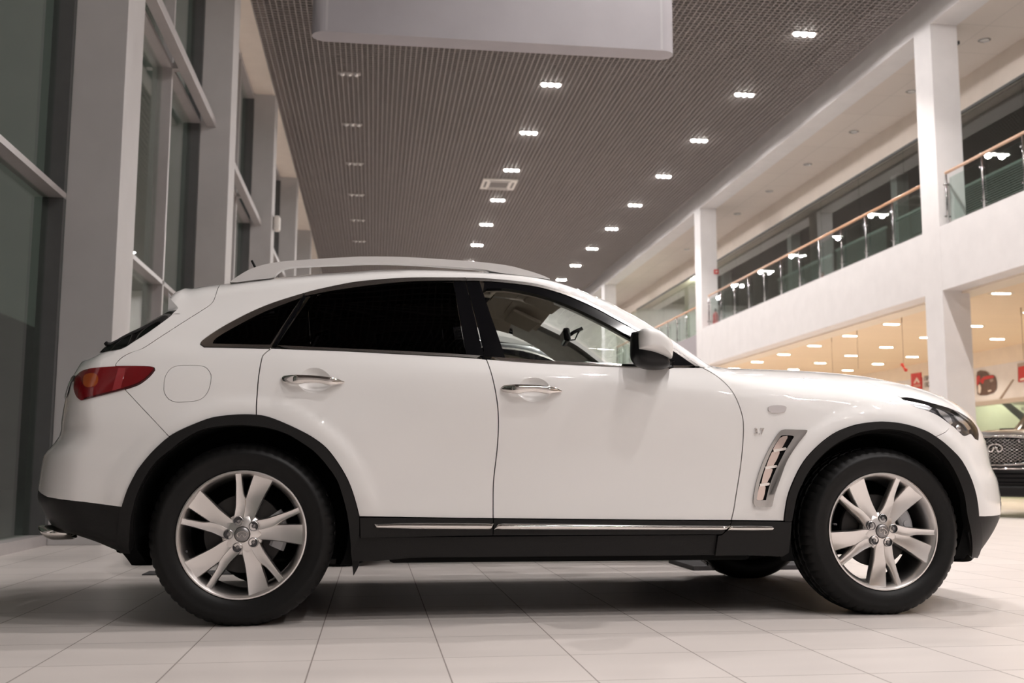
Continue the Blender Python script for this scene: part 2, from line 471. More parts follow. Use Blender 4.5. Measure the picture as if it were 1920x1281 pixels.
# ---- outlines (photo pixels)
AR_OUT = [(228.7, 950.6), (239.7, 917.8), (253.7, 889.7), (263, 875), (282, 851.5), (300.6, 833), (317, 819.5), (341, 806), (387, 787), (415, 781), (449, 778), (480.6, 778.6), (504, 783), (535, 795), (566.6, 810), (590, 823.5), (612, 841), (633, 868), (651.7, 900), (664, 933), (673.5, 969)]
AR_IN = [(247, 1034), (246, 979), (250.6, 953.7), (258, 927), (272, 897), (294, 865.6), (325.6, 840), (340, 828), (371, 810), (402.5, 801.5), (449, 798), (496, 802), (535, 813), (566.6, 831), (590, 848), (612, 872), (632, 901), (643, 933), (651.7, 969), (657, 1016.7), (658, 1043.7)]
AF_OUT = [(1469.7, 977.3), (1472.8, 951.6), (1479, 923.4), (1495.5, 885), (1512.7, 858), (1536, 834), (1560, 815.5), (1585, 803.5), (1613, 795.5), (1652, 791.5), (1691, 795), (1730, 806.5), (1754, 820), (1777, 838), (1801, 864), (1820, 902), (1830, 941), (1832.6, 968)]
AF_IN = [(1483.7, 976.6), (1488, 955), (1493, 931), (1502, 909), (1516, 883), (1536, 858), (1560, 837), (1585, 822), (1613, 811), (1652, 805.5), (1691, 809), (1722.5, 820), (1757.6, 844), (1785, 879), (1804.5, 925), (1812, 972), (1818, 1042)]
RD_REAR = [(508.8, 653), (494.7, 665), (490.6, 674), (485, 705.6), (481.4, 749), (480.6, 778.6)]
FD_REAR = [(912, 674), (919.7, 695), (927.5, 726), (933, 760.6), (934.6, 792), (933.7, 820), (931.4, 850), (925.6, 900), (924.6, 940), (924.6, 972.5)]
FD_FRONT = [(1317, 689.5), (1341.6, 703.8), (1362, 721), (1374.4, 736.6), (1384.5, 757), (1392.5, 783), (1394, 807), (1391.7, 846), (1387, 885), (1380, 928.8), (1376, 954.7), (1371, 976)]
BELT_LO = [(383, 651), (507, 653.6), (640, 658), (749, 663.8), (859, 669.5), (912, 673.5), (996, 680), (1074, 684), (1140, 687), (1215, 689), (1313, 689.4)]
BELT_HI = [(405, 645.5), (516, 648), (640, 653.5), (780, 660), (874, 665.5), (912, 668.5), (949, 671.5), (1059, 678.5), (1140, 681.7), (1205, 684), (1300, 686.5)]
WIN_OUT = [(376, 646), (380, 638.8), (406.9, 620), (438, 602), (477, 582.5), (516, 566.9), (571, 549.7), (610, 540), (660, 530), (705, 525), (749, 522), (796, 520.8), (873, 521.3), (905.6, 522.2), (947, 525.5), (994, 531), (1025, 537.7), (1056, 547), (1087.5, 559.5), (1119, 574), (1150, 591), (1173, 603.5), (1197, 617.5), (1230, 635), (1260, 651.5), (1286, 669), (1313, 688.5)]
WIN_IN = [(399, 645), (407, 633.5), (454, 606.5), (500.6, 583.5), (564.7, 559), (578.8, 555), (620, 546.5), (660, 540.3), (705, 534.5), (749, 530), (796, 527.5), (873, 527.2), (908, 528), (947, 531), (994, 536.5), (1025, 543), (1056, 552.5), (1087.5, 565), (1119, 579.5), (1150, 596.5), (1173, 609), (1197, 622.5), (1230, 641), (1260, 658), (1283, 673.5), (1303, 687)]
GL_FAR = [(913, 534), (947, 535.5), (994, 541), (1025, 547), (1056, 556.5), (1087.5, 569), (1119, 584), (1150, 601), (1173, 613.5), (1197, 627), (1230, 646), (1264, 674)]
GL_TOP = [(913, 541), (947, 541), (994, 549), (1040.6, 562.5), (1087.5, 582), (1134, 605), (1165, 622), (1197, 640), (1230, 659), (1262, 680)]
TG_LINE = [(413, 534), (407, 544), (401.4, 561), (393, 572), (375, 584), (360, 593.4), (327, 614.5), (294.4, 635.6), (267.8, 652.8), (244.4, 661.4), (228.7, 670), (217.8, 681), (216.3, 687)]
TL_TOP = [(143, 707), (153.7, 696.6), (178.7, 690), (217.8, 687.3), (250, 687), (278.7, 687.8), (289, 690)]
TL_BOT = [(290, 694.5), (280, 706.5), (263, 719.5), (244, 727.2), (210, 737), (158.4, 750), (150.6, 750), (143, 742), (139, 727), (140, 715)]
HL_TOP = [(1689, 745.5), (1707.5, 746), (1751, 757), (1780, 765.5), (1802, 775), (1821, 788), (1831.5, 802.5), (1835, 814)]
HL_BOT = [(1834.4, 826), (1828, 823), (1820, 814), (1808, 818), (1798, 810), (1785, 798), (1758.5, 778.5), (1736.7, 769), (1715, 761.7), (1696, 751.5)]
SEAM_F = [(1754, 820), (1773, 811), (1786, 799)]
SEAM_R = [(317, 819.5), (233.4, 730.5)]

def zone_top(x0, x1, dd, n=40):
    xs = np.linspace(x0, x1, n); return [(float(a), float(Zt(a)-dd)) for a in xs]
DITCH = .030        # how far below the crown the roof skin starts
def build_car(root):
    paint = M['paint']
    p = lambda pts, n=3, off=0: S(PP(pts, off), n)
    arO, arI, afO, afI = p(AR_OUT), p(AR_IN), p(AF_OUT), p(AF_IN)
    rdr, fdr, fdf = p(RD_REAR), p(FD_REAR), p(FD_FRONT)
    blo, bhi, wo, wi = p(BELT_LO), p(BELT_HI), p(WIN_OUT), p(WIN_IN)
    tg, tlt, tlb, hlt, hlb = p(TG_LINE), p(TL_TOP), p(TL_BOT), p(HL_TOP), p(HL_BOT)
    def cutx(c, x0, x1): return [q for q in c if x0 <= q[0] <= x1]
    def near(c, q): return min(range(len(c)), key=lambda i: math.dist(c[i], q))
    sub = {}
    # ---- side panel: quarter panel, cant rail and windscreen pillar are one pressing
    q1 = P(480.6, 778.6); q2 = P(317, 819.5)
    i1, i2 = near(arO, q1), near(arO, q2)
    xa = tg[0][0]; xb = XW0-.01
    xh = P(1085, 548)[0]
    top = zone_top(xa, xb, DITCH, 90)
    fuel = S(PP([(307, 731), (308.4, 712), (313, 700), (322, 690), (335, 685.8), (355, 685.2), (376, 686), (387, 690), (394, 699.4), (396, 709), (391.6, 730.6), (382, 744.7), (368, 751.7), (345, 753.8), (328.8, 753.8), (316, 748.4), (309, 738), (307, 731)]), 2)[:-1]
    side = top+[P(1336, 689.3), P(1317, 689.5)]+wo[::-1]+cutx(blo, -9, rdr[0][0])+rdr+arO[i2:i1+1][::-1]+PP(SEAM_R)[1:]
    tl_low = tlb[:near(tlb, P(233.4, 730.5))+1][::-1]
    tl_up = tlt[near(tlt, P(217.8, 687.3)):][::-1]
    side += tl_low+tl_up+tg[::-1][1:]
    sp = pair('side_panel', side, paint, (root, root), step=.022, holes=[inset(fuel, -.0012)])
    for k in (0, 1): tag(sp[k], 'white quarter panel running into the roof edge and windscreen pillar')
    pair('fuel_door', fuel, paint, sp, gap=.001, flange=.012, step=.03)
    # trims round the glass
    lo_rear = cutx(blo, -9, rdr[0][0]-.004)
    xs0 = rdr[0][0]
    def strip(a, b): return list(a)+list(b)[::-1]
    # rear quarter window
    cp = PP([(571, 550), (510, 650)]); cq = PP([(564.5, 559.5), (513, 647)])
    ring_out = cutx(wo, -9, cp[0][0])+[cp[0], cp[1]]+cutx(blo, -9, cp[1][0])[::-1]
    ring_in = cutx(wi, -9, cq[0][0])+[cq[0]]+PP([(507, 647.2)])+cutx(bhi, -9, P(505, 647)[0])[::-1]
    pair('window_trim', ring_out, M['dark_chrome'], sp, off=.003, gap=.001, flange=.012, holes=[ring_in], step=.025)
    pair('quarter_window', ring_in, M['dark_glass'], sp, off=-.004, gap=0, flange=.01, step=.03)
    # ---- rear door
    rdoor = cutx(blo, rdr[0][0], fdr[0][0])+fdr+PP([(860, 972), (760, 970.5), (673.5, 969)])+arO[i1:-1][::-1]+rdr[::-1][1:]
    cup_r = S(PP([(559, 716), (564, 703), (574, 693), (588, 690), (602, 692), (614, 700), (620, 709), (620, 722), (612, 730), (600, 735), (585, 737), (570, 732), (561, 724), (559, 716)]), 3)[:-1]
    rd = pair('rear_door', rdoor, paint, (root, root), step=.022, holes=[cup_r])
    fdoor = cutx(blo, fdr[0][0], 9)+fdf+PP([(1200, 975.2), (1050, 974), (924.6, 972.5)])+fdr[::-1][1:]
    cup_f = S(PP([(969, 733), (974, 720), (984, 711), (999, 708), (1013, 710), (1025, 717), (1031, 727), (1031, 739), (1023, 747), (1012, 752), (999, 754), (984, 750), (973, 742), (969, 733)]), 3)[:-1]
    fd = pair('front_door', fdoor, paint, (root, root), step=.024, holes=[cup_f])
    for hole, doors in ((cup_r, rd), (cup_f, fd)):
        c = np.mean(hole, 0); rings = []
        for k in range(7):
            s = 1-k/6*.97; d = .021*(1-s**2.2)
            rings.append(([(c[0]+(a-c[0])*s, c[1]+(b-c[1])*s) for a, b in hole], d))
        for sgn, par in ((1, doors[0]), (-1, doors[1])):
            vs, fs = [], []; n = len(hole)
            for ring, d in rings:
                x = np.array([a for a, b in ring]); z = np.array([b for a, b in ring]); w = W(x, z)-d
                vs += [(a, -sgn*y, b) for a, y, b in zip(x, w, z)]
            for k in range(6):
                for i in range(n):
                    q = [k*n+i, k*n+(i+1) % n, (k+1)*n+(i+1) % n, (k+1)*n+i]; fs.append(q)
            fs.append([6*n+i for i in range(n)])
            bm = bmesh.new(); o = mesh('handle_cup', vs, fs, paint, par, True); bm.from_mesh(o.data)
            bmesh.ops.recalc_face_normals(bm, faces=bm.faces)
            bm.to_mesh(o.data); bm.free()
    # door handles: lofted chrome grips
    def handle(top, bot, doors, joint):
        t = S(PP(top, .03), 3); b = S(PP(bot, .03), 3)
        x0 = max(t[0][0], b[0][0]); x1 = min(t[-1][0], b[-1][0])
        xs = x0+(x1-x0)*(.5-.5*np.cos(np.linspace(0, PI, 30)))
        tz = np.interp(xs, [q[0] for q in t], [q[1] for q in t]); bz = np.interp(xs, [q[0] for q in b], [q[1] for q in b])
        for sgn, par in ((1, doors[0]), (-1, doors[1])):
            vs, fs = [], []
            for x, a, c in zip(xs, tz, bz):
                u = (x-x0)/(x1-x0); out = .012+.030*min(1, (math.sin(PI*min(max(u, .0), 1))*1.6))
                zc = (a+c)/2; hz = max(abs(a-c)/2, .001); w = float(W(x, zc)[0])
                for k in range(14):
                    th = 2*PI*k/14; cy = math.cos(th); sz = math.sin(th)
                    vs.append((x, -sgn*(w+out-.012+.012*math.copysign(abs(cy)**.8, cy)), zc+hz*math.copysign(abs(sz)**.7, sz)))
            m = len(xs)
            for i in range(m-1):
                for k in range(14): fs.append((i*14+k, i*14+(k+1) % 14, (i+1)*14+(k+1) % 14, (i+1)*14+k))
            fs.append(list(range(14))); fs.append([(m-1)*14+k for k in range(14)])
            bm = bmesh.new(); o = mesh('door_handle', vs, fs, M['chrome'], par, True); bm.from_mesh(o.data); bmesh.ops.recalc_face_normals(bm, faces=bm.faces); bm.to_mesh(o.data); bm.free()
            tag(o, 'chrome pull handle')
    handle([(527.8, 706), (530, 704.3), (533.8, 703.4), (554, 702.5), (580, 703.5), (605.6, 705.6), (630, 709), (646, 714.5)], [(527.8, 713.5), (530, 716.5), (534, 718.5), (557, 721), (575, 718.5), (600, 719), (618, 722.8), (635, 721), (646, 716)], rd, 554)
    handle([(941.6, 725), (944, 722.8), (947.8, 721.5), (968, 720.5), (990, 721), (1012, 722.3), (1043, 726), (1056, 732)], [(941.6, 731.5), (944, 734), (948, 735.2), (969.7, 739), (984, 736.5), (1005, 735.8), (1027.5, 739.3), (1048, 737), (1056, 733.5)], fd, 968)
    # cladding with the chrome strip along the doors
    cl_r = PP([(674.2, 970), (760, 971), (860, 972.3), (924.3, 973), (923.2, 1003.5), (850, 1004.5), (768, 1006.5), (675.6, 1008.5)])
    cl_f = PP([(925.5, 973), (1050, 974.5), (1240, 976), (1370.5, 977), (1364, 990), (1352, 1001.5), (1240, 1002), (1050, 1003), (924.4, 1003.5)])
    cl_n = PP([(1371.5, 977), (1469, 978), (1483.5, 977.5), (1481, 1009), (1478, 1036), (1466, 1043), (1400, 1041), (1340, 1041.5), (1345, 1004), (1353.5, 1002), (1365.5, 990)])
    a_ = pair('lower_cladding', cl_r, M['cladding'], rd, off=.010, step=.04, gap=.001)
    b_ = pair('lower_cladding', cl_f, M['cladding'], fd, off=.010, step=.04, gap=.001)
    st_r = PP([(701.7, 982.4), (747.5, 980.3), (800, 980), (860, 980.4), (924.4, 981), (924, 993.2), (860, 993), (780, 992.5), (701.7, 990.4)])
    st_f = PP([(925.5, 981), (1050, 982), (1240, 984.6), (1366.6, 985.3), (1360, 995), (1240, 994.3), (1050, 993.8), (924.9, 993.2)])
    st_n = PP([(1367.8, 985.3), (1410, 985.2), (1447, 986.2), (1447.8, 990), (1447, 995.2), (1410, 995.6), (1361, 995.2)])
    def dome(name, poly, parents, m, h=.012, base=.010):
        """a strip with a rounded face"""
        poly = clean(poly)
        if area(poly) < 0: poly = poly[::-1]
        xs = np.linspace(min(q[0] for q in poly), max(q[0] for q in poly), 60)
        tops, bots = [], []
        for x in xs:
            zz = []
            for i in range(len(poly)):
                (xa_, za), (xb_, zb) = poly[i], poly[(i+1) % len(poly)]
                if (xa_-x)*(xb_-x) <= 0 and xa_ != xb_: zz.append(za+(zb-za)*(x-xa_)/(xb_-xa_))
            tops.append(max(zz)); bots.append(min(zz))
        for sgn, par in ((1, parents[0]), (-1, parents[1])):
            vs, fs = [], []; K = 9
            for x, t_, b_2 in zip(xs, tops, bots):
                for k in range(K):
                    u = k/(K-1); z = b_2+(t_-b_2)*u
                    vs.append((x, -sgn*(float(W(x, (t_+b_2)/2)[0])+base+h*math.sin(PI*u)**.6), z))
            for i in range(len(xs)-1):
                for k in range(K-1): fs.append((i*K+k, (i+1)*K+k, (i+1)*K+k+1, i*K+k+1))
            if sgn < 0: fs = [f[::-1] for f in fs]
            mesh(name, vs, fs, m, par, True)
    dome('chrome_strip', st_r, a_, M['chrome']); dome('chrome_strip', st_f, b_, M['chrome'])
    # ---- front fender
    iF = near(afO, P(1754, 820))
    fender = [P(1317.5, 690.2)]+fdf[2:]+afO[:iF+1]+PP(SEAM_F)[1:]+hlb[near(hlb, P(1785, 798)):]+[hlt[0]]
    xt = hlt[0][0]
    HD = .030
    xs_ = np.linspace(P(1340, 690)[0], xt, 46); dtip = float(Zt(xt))-hlt[0][1]
    hline = [(float(a), float(Zt(a)-HD-(dtip-HD)*max(0, (a-xs_[0]-.72*(xt-xs_[0]))/(.28*(xt-xs_[0])))**1.4)) for a in xs_]
    fender += hline[::-1][1:]
    ff = pair('front_fender', fender, paint, (root, root), step=.022)
    c_ = pair('lower_cladding', cl_n, M['cladding'], ff, off=.010, step=.04, gap=.001)
    dome('chrome_strip', st_n, c_, M['chrome'])
    # ---- hood, roof, windscreen (full width)
    xn = hlt[-1][0]
    hood = [(a, b-.0017) for a, b in hline[:-1]]+hlt
    hood += [(float(Xf(q)-1e-4), float(q)) for q in np.linspace(hlt[-1][1]-.006, .93, 6)]
    hood = [q for q in hood if q[1] < Zt(q[0])-1e-4]
    zz = zone_top(hline[0][0], hood[-1][0]-.002, 2e-5, 60)[::-1]
    hd = skin('hood', hood+zz, paint, root, both=True, step=.04, flange=0, gap=0)
    xe = P(318, 548)[0]
    roof = zone_top(xa+.012, xh, DITCH-.003, 60)+zone_top(xa+.012, xh, 2e-5, 60)[::-1]
    rf = skin('roof', roof, paint, root, both=True, step=.05, flange=0, gap=0)
    scr = zone_top(xh+.006, xb, DITCH-.002, 40)+zone_top(xh+.006, xb+.0, 2e-5, 40)[::-1]
    ws = skin('windscreen', scr, M['car_glass'], root, both=True, step=.05, flange=0, gap=0)
    xk = hline[0][0]-.002
    cowl = zone_top(xb+.004, xk, DITCH, 8)+zone_top(xb+.004, xk, 2e-5, 8)[::-1]
    skin('cowl', cowl, M['cladding'], root, both=True, step=.04, flange=0, gap=0)
    # ---- tailgate
    g_top = [(207, 649.7), (239.7, 626), (278.8, 604), (324, 577.8)]
    g_bot = [(324, 588), (316, 596), (278.8, 623), (250.6, 641), (232, 652.8), (216, 656.5), (192, 661.5)]
    gb = p(g_bot)
    xg = gb[-1][0]
    tip = P(316, 549); notch = P(335, 578)
    tgz = [q for q in tg[1:]]
    lowp = tlt[:near(tlt, P(216, 687.3))+1][::-1]
    gate = [tgz[0]]+tgz[1:]+lowp+PP([(141, 704)])
    zl = gate[-1][1]
    gate += [(float(Xr(zl)+2e-4), zl)]
    gate += [(float(a), float(Zt(a)-3e-5)) for a in np.linspace(float(Xr(zl))+.02, xg, 14)]
    gate += gb[::-1]+[notch, tip]
    gate += [(float(a), float(Zt(a)-3e-5)) for a in np.linspace(tip[0]+.003, tgz[0][0], 14)]
    tgate = skin('tailgate', gate, paint, root, both=True, step=.03, flange=.0, gap=.0)
    gtop = S([at_plane(a, b, -.30) for a, b in [(186, 664), (207, 650.2), (239.7, 626.5), (278.8, 604), (326, 576.5)]], 4)
    gx_ = np.linspace(xg-.012, gb[0][0]+.03, 26)
    glo = sorted(gb); lx_ = [q[0] for q in glo]; lz_ = [q[1] for q in glo]
    vs, fs = [], []; K = 25
    for x in gx_:
        zl_ = float(np.interp(x, lx_, lz_)); zt_ = max(float(np.interp(x, [q[0] for q in gtop], [q[1] for q in gtop])), zl_+.001); w_ = float(W(max(x, xg), zl_)[0])+.002
        for k in range(K):
            y = -1+2*k/(K-1); vs.append((x, y*w_, zl_+(zt_-zl_)*(1-abs(y)**2.4)))
    for i in range(len(gx_)-1):
        for k in range(K-1): fs.append((i*K+k, i*K+k+1, (i+1)*K+k+1, (i+1)*K+k))
    rg = mesh('rear_window', vs, fs, M['dark_glass'], tgate, True)
    bm = bmesh.new(); bm.from_mesh(rg.data); bmesh.ops.recalc_face_normals(bm, faces=bm.faces)
    if sum(f.normal.z for f in bm.faces) < 0: bmesh.ops.reverse_faces(bm, faces=bm.faces)
    bm.to_mesh(rg.data); bm.free()
    # underside of the roof spoiler
    un = [tip, (tip[0]+.002, tip[1]-.022), ((tip[0]+notch[0])/2, (tip[1]+notch[1])/2-.004), notch]
    vs, fs = [], []
    for x, z in un:
        w_ = float(W(x, z)[0])
        vs += [(x+.03*(1-u*u)*0, u*w_, z+(.012*(1-u*u))) for u in np.linspace(-1, 1, 13)]
    for i in range(len(un)-1):
        for k in range(12): fs.append((i*13+k, i*13+k+1, (i+1)*13+k+1, (i+1)*13+k))
    sp_u = mesh('spoiler_underside', vs, fs, paint, tgate, True)
    vs = []
    for z_ in (0, 1):
        vs += [(tip[0]+.0005, u*float(W(*tip)[0]), tip[1]-.001+z_*(float(Zt(tip[0]))-tip[1]) if abs(u) < .999 else tip[1]) for u in np.linspace(-1, 1, 25)]
    # lower tailgate face between the lamps and down to the bumper
    zs = np.linspace(P(121, 752)[1], zl, 20)
    ysl = np.linspace(0, 1, 24)
    def xrear(y, z):
        a, b = float(Xr(z)), float(Xr(z))+.8
        for k in range(40):
            m_ = (a+b)/2
            if float(W(m_, z)[0]) < abs(y): a = m_
            else: b = m_
        return (a+b)/2
    def xfront(y, z):
        b, a = float(Xf(z)), float(Xf(z))-.9
        for k in range(40):
            m_ = (a+b)/2
            if float(W(m_, z)[0]) < abs(y): b = m_
            else: a = m_
        return (a+b)/2
    def facepatch(name, y0, y1, z0, z1, fx, m, parent, off=0, ny=20, nz=8, clip=None):
        vs, fs = [], []
        for j in range(nz+1):
            for i in range(ny+1):
                y = y0+(y1-y0)*i/ny; z = z0+(z1-z0)*j/nz
                if clip: y, z = clip(i/ny, j/nz)
                vs.append((fx(y, z)+off, y, z))
        for j in range(nz):
            for i in range(ny):
                a = j*(ny+1)+i; fs.append((a, a+1, a+ny+2, a+ny+1))
        o = mesh(name, vs, fs, m, parent, True)
        bm = bmesh.new(); bm.from_mesh(o.data); bmesh.ops.recalc_face_normals(bm, faces=bm.faces)
        c = sum((f.normal.x for f in bm.faces))
        if (c < 0) != (fx is xrear): bmesh.ops.reverse_faces(bm, faces=bm.faces)
        bm.to_mesh(o.data); bm.free()
        return o
    # ---- tail lamps
    tlp = tlt+tlb
    for o in pair('tail_lamp', tlp, M['red_lens'], (root, root), off=.004, step=.02, gap=.001):
        s = -1 if o.data.vertices[0].co.y < 0 else 1
        am = S(PP([(160, 704), (168, 701), (178, 701), (184, 707), (183, 718), (176, 725), (165, 727), (158, 722), (157, 711), (160, 704)], .005), 2)[:-1]
        skin('amber_section', am, M['amber_lens'], o, off=.0065, gap=0, flange=.003, side=s, step=.02)
        dk = PP([(222, 691), (236, 691), (226, 731), (210, 735)], .005)
        skin('reflector_section', dk, mat('lens_pink', (.28, .03, .035), .12, coat=1), o, off=.0065, gap=0, flange=.003, side=s, step=.02)
        ed = S(PP([(289, 691.5), (279, 704), (262, 717), (243, 724.5), (210, 734), (160, 747)]), 3)+S(PP([(290, 694.5), (280, 706.5), (263, 719.5), (244, 727.2), (210, 737), (158.4, 750)]), 3)[::-1]
        skin('lens_edge', ed, M['deep_red'], o, off=.0065, gap=0, flange=.003, side=s, step=.02)
    # ---- rear bumper
    zc0 = P(89, 932)
    i3 = near(arO, P(228.7, 950.6))
    rb = PP([(233.4, 730.5)])+arO[:i2+1][::-1]+PP([(160, 941.5), (89, 932)])
    zb0, zb1 = P(75, 902)[1], tlb[-1][1]
    rb += [(float(Xr(z)+2e-4), float(z)) for z in np.linspace(P(80, 910)[1], P(140, 718)[1], 40)]
    rb += tlb[near(tlb, P(233.4, 730.5)):][::-1]
    bump = skin('rear_bumper', rb, paint, root, both=True, step=.03, flange=0, gap=0)
    face = facepatch('tailgate_skin', -.74, .74, P(140, 716)[1], zl+.02, xrear, paint, tgate, off=.002, ny=30, nz=8)
    for s in (-1, 1):
        facepatch('tailgate_lamp', s*.45, s*.77, P(141, 741)[1], P(141, 704)[1], xrear, M['deep_red'], tgate, off=-.004, ny=16, nz=5)
    lower = PP([(88, 932.4), (160, 941.4), (228, 951), (223, 985), (227, 1032), (210, 1029.5), (185, 1017.8), (160, 1009), (137, 1003.0)])
    zlo = lower[-1][1]
    lower += [(float(Xr(z)+2e-4), float(z)) for z in np.linspace(zlo+.004, P(80, 912)[1], 24)]
    lowb = skin('lower_bumper', lower, M['cladding'], bump, both=True, step=.03, flange=0, gap=0)
    # ---- front bumper
    fb = PP([(1754, 820)])+afO[iF:]+PP([(1850, 968.4)])
    zf0 = P(1870, 965)[1]
    fb += [(float(Xf(z)-2e-4), float(z)) for z in np.linspace(zf0, hlt[-1][1]+.004, 40)]
    fb += [hlt[-1]]+hlb[:near(hlb, P(1785, 798))+1]+PP(SEAM_F)[::-1][1:]
    fbum = skin('front_bumper', fb, paint, root, both=True, step=.03, flange=0, gap=0)
    lip = PP([(1833.5, 969.5), (1850, 968)])+[(float(Xf(z)-2e-4), float(z)) for z in np.linspace(zf0-.003, P(1835, 1044)[1], 24)]+PP([(1822.7, 1047.5), (1818, 1044), (1815, 1000)])
    skin('front_lip', lip, M['cladding'], fbum, both=True, step=.03, flange=0, gap=0)
    # grille, emblem and fog lamps on the nose
    zg0, zg1 = .60, .80
    gr = facepatch('grille', -.40, .40, .52, .80, xfront, M['gloss_black'], fbum, off=.004, ny=24, nz=8,
                   clip=lambda u, v: ((u*2-1)*(.34+.10*v), .54+.24*v+.02*math.cos((u*2-1)*PI/2)))
    bm = bmesh.new()
    for k in range(6):
        z = .56+.042*k; pts = [(xfront(y, z)+.012, y, z+.008*math.sin(y*22)) for y in np.linspace(-.36-.01*k, .36+.01*k, 40)]
        add_tube(bm, pts, .006, 6)
    bmobj('grille_bars', bm, M['chrome'], gr)
    bm = bmesh.new(); emblem(bm, lambda u, v: Vector((xfront(u*.075, .69+v*.05)+.022, u*.075, .69+v*.05)), .007)
    bmobj('emblem', bm, M['chrome'], gr)
    # ---- headlamps
    hp = hlt+hlb
    for k, s in ((0, -1), (1, 1)):
        base = skin('head_lamp', hp, M['lamp_dark'], root, off=-.022, step=.025, gap=.001, flange=0, side=s)
        lens = skin('lens', hp, M['clear'], base, off=.003, step=.02, gap=.001, flange=0, side=s)
        ind = PP([(1694, 747.5), (1712, 750), (1737, 756), (1750, 762), (1744, 769), (1722, 761.5), (1700, 752.5)])
        skin('indicator', ind, M['lamp_silver'], base, off=-.010, gap=0, flange=.006, side=s, step=.02)
        dr = PP([(1758, 763), (1772, 768), (1784, 778), (1790, 792), (1786, 796), (1776, 786), (1766, 775)])
        skin('reflector', dr, M['lamp_silver'], base, off=-.012, gap=0, flange=.006, side=s, step=.02)
        up = PP([(1790, 775), (1806, 782), (1818, 792), (1825, 803), (1820, 806), (1812, 796), (1800, 786)])
        skin('reflector', up, M['lamp_silver'], base, off=-.012, gap=0, flange=.006, side=s, step=.02)
        bm = bmesh.new()
        x, z = P(1808, 804); w = float(W(x, z)[0])
        add_lathe(bm, [(0.001, -.012), (.014, -.010), (.024, -.002), (.028, .010), (.029, .03)], 24)
        o = bmobj('projector', bm, M['lamp_silver'], base, True)
        o.location = (x-.012, s*(w-.03), z); o.rotation_euler = (0, 0, (PI/2*.55 if s < 0 else PI-PI/2*.55))
    # ---- arch trims and wheel wells
    ra = arO+PP([(657.5, 1016.7)])[:0]+[P(673.5, 969.5), P(673.8, 1000)]+PP([(674.5, 1009), (768, 1007), (860, 1008), (1000, 1008)])[:0]+arI[::-1]+PP([(246.5, 1034.5), (228, 1032.7), (223, 985), (225.8, 953)])
    r_ = pair('wheel_arch_trim', ra, M['cladding'], (root, root), off=.012, step=.03, gap=.0008, flange=.045)
    fa = afO+PP([(1833, 972), (1829, 1044), (1818, 1043)])+afI[::-1]+PP([(1481.5, 977.4)])
    f_ = pair('wheel_arch_trim', fa, M['cladding'], (root, root), off=.012, step=.03, gap=.0008, flange=.045)
    sill = PP([(674.8, 1010), (768, 1008.5), (924, 1007), (1050, 1006), (1240, 1004.5), (1345, 1004), (1341, 1041.5), (1240, 1042.5), (1100, 1043.5), (960, 1044.8), (880, 1045.5), (806, 1046), (768, 1047), (740, 1050), (710, 1052.5), (660, 1052.8), (658.5, 1044), (657.5, 1017), (656, 1005), (674, 1003)], -.004)
    pair('sill', sill, M['cladding'], (root, root), off=-.006, step=.04, gap=0, flange=.05)
    for cx in (0, WB):
        for s in (-1, 1):
            bm = bmesh.new(); n = 40; rr = .445 if cx == 0 else .432; zc = AXZ+.02
            pr = []
            for k in range(n+1):
                t = -.16*PI+k/n*1.32*PI
                pr.append((cx+rr*math.cos(t), max(zc+rr*math.sin(t), .24)))
            a = [bm.verts.new((x, s*(min(.935, float(W(x, z)[0])-.034)), z)) for x, z in pr]
            b = [bm.verts.new((x, s*.52, z)) for x, z in pr]
            for i in range(n): bm.faces.new((a[i], a[i+1], b[i+1], b[i]))
            bm.faces.new(b)
            o_ = [bm.verts.new((cx+(q.co.x-cx)*1.16, q.co.y, zc+(q.co.z-zc)*1.16 if q.co.z > zc else q.co.z)) for q in a]
            for i in range(n): bm.faces.new((a[i], a[i+1], o_[i+1], o_[i]))
            bmobj('wheel_well', bm, M['well'], root)
    # ---- inner body so nothing shows through the shut lines
    inner = S(PP([(300, 800), (340, 770), (449, 740), (560, 770), (640, 850), (690, 960)]), 3)
    blk = PP([(258, 668), (330, 655), (500, 657), (900, 676), (1200, 692), (1310, 696), (1400, 705), (1500, 715), (1600, 725), (1680, 745), (1700, 770), (1652, 788), (1600, 795), (1550, 818), (1510, 855), (1485, 900), (1468, 975), (1465, 1030), (1200, 1035), (900, 1037), (690, 1040), (676, 968), (655, 900), (614, 838), (568, 806), (504, 779), (449, 774), (387, 783), (316, 816), (280, 780)])
    pair('inner_shell', blk, M['well'], (root, root), off=-.026, step=.06, gap=0, flange=0)
    bm = bmesh.new()
    add_box(bm, (.62, -.84, .245), (2.28, .84, .42), .02)
    add_box(bm, (-.60, -.50, .27), (3.42, .50, .46), .02)
    add_box(bm, (-.70, -.66, .36), (-.50, .66, .6), .02); add_box(bm, (3.34, -.60, .30), (3.50, .60, .5), .02)
    bmobj('underbody', bm, M['well'], root)
    # ---- glazing of the doors
    # rear door glass area
    c0, c1 = P(577, 549.5), P(516.5, 649)
    def sect(x0, x1, top, bot): return cutx(top, x0, x1), cutx(bot, x0, x1)
    rg_top = cutx(wi, P(582, 554.5)[0], P(871, 527.5)[0]); rg_bot = cutx(bhi, P(518, 648.2)[0], P(905, 668)[0])
    fr = PP([(872.5, 527.4), (889.5, 590), (906.5, 668)]); fx = PP([(850, 527.5), (863.4, 603), (874, 665.4)])
    # divider line
    dv = PP([(596, 551.5), (578, 582.5), (582.7, 651)])
    fix = [P(582, 554.4)]+cutx(wi, P(583, 554)[0], dv[0][0]-.002)+dv+cutx(bhi, P(519, 648)[0], dv[2][0]-.002)[::-1]+[P(518, 648.3)]
    pair('fixed_glass', fix, M['dark_glass'], rd, off=-.004, gap=.0008, flange=.008, step=.03)
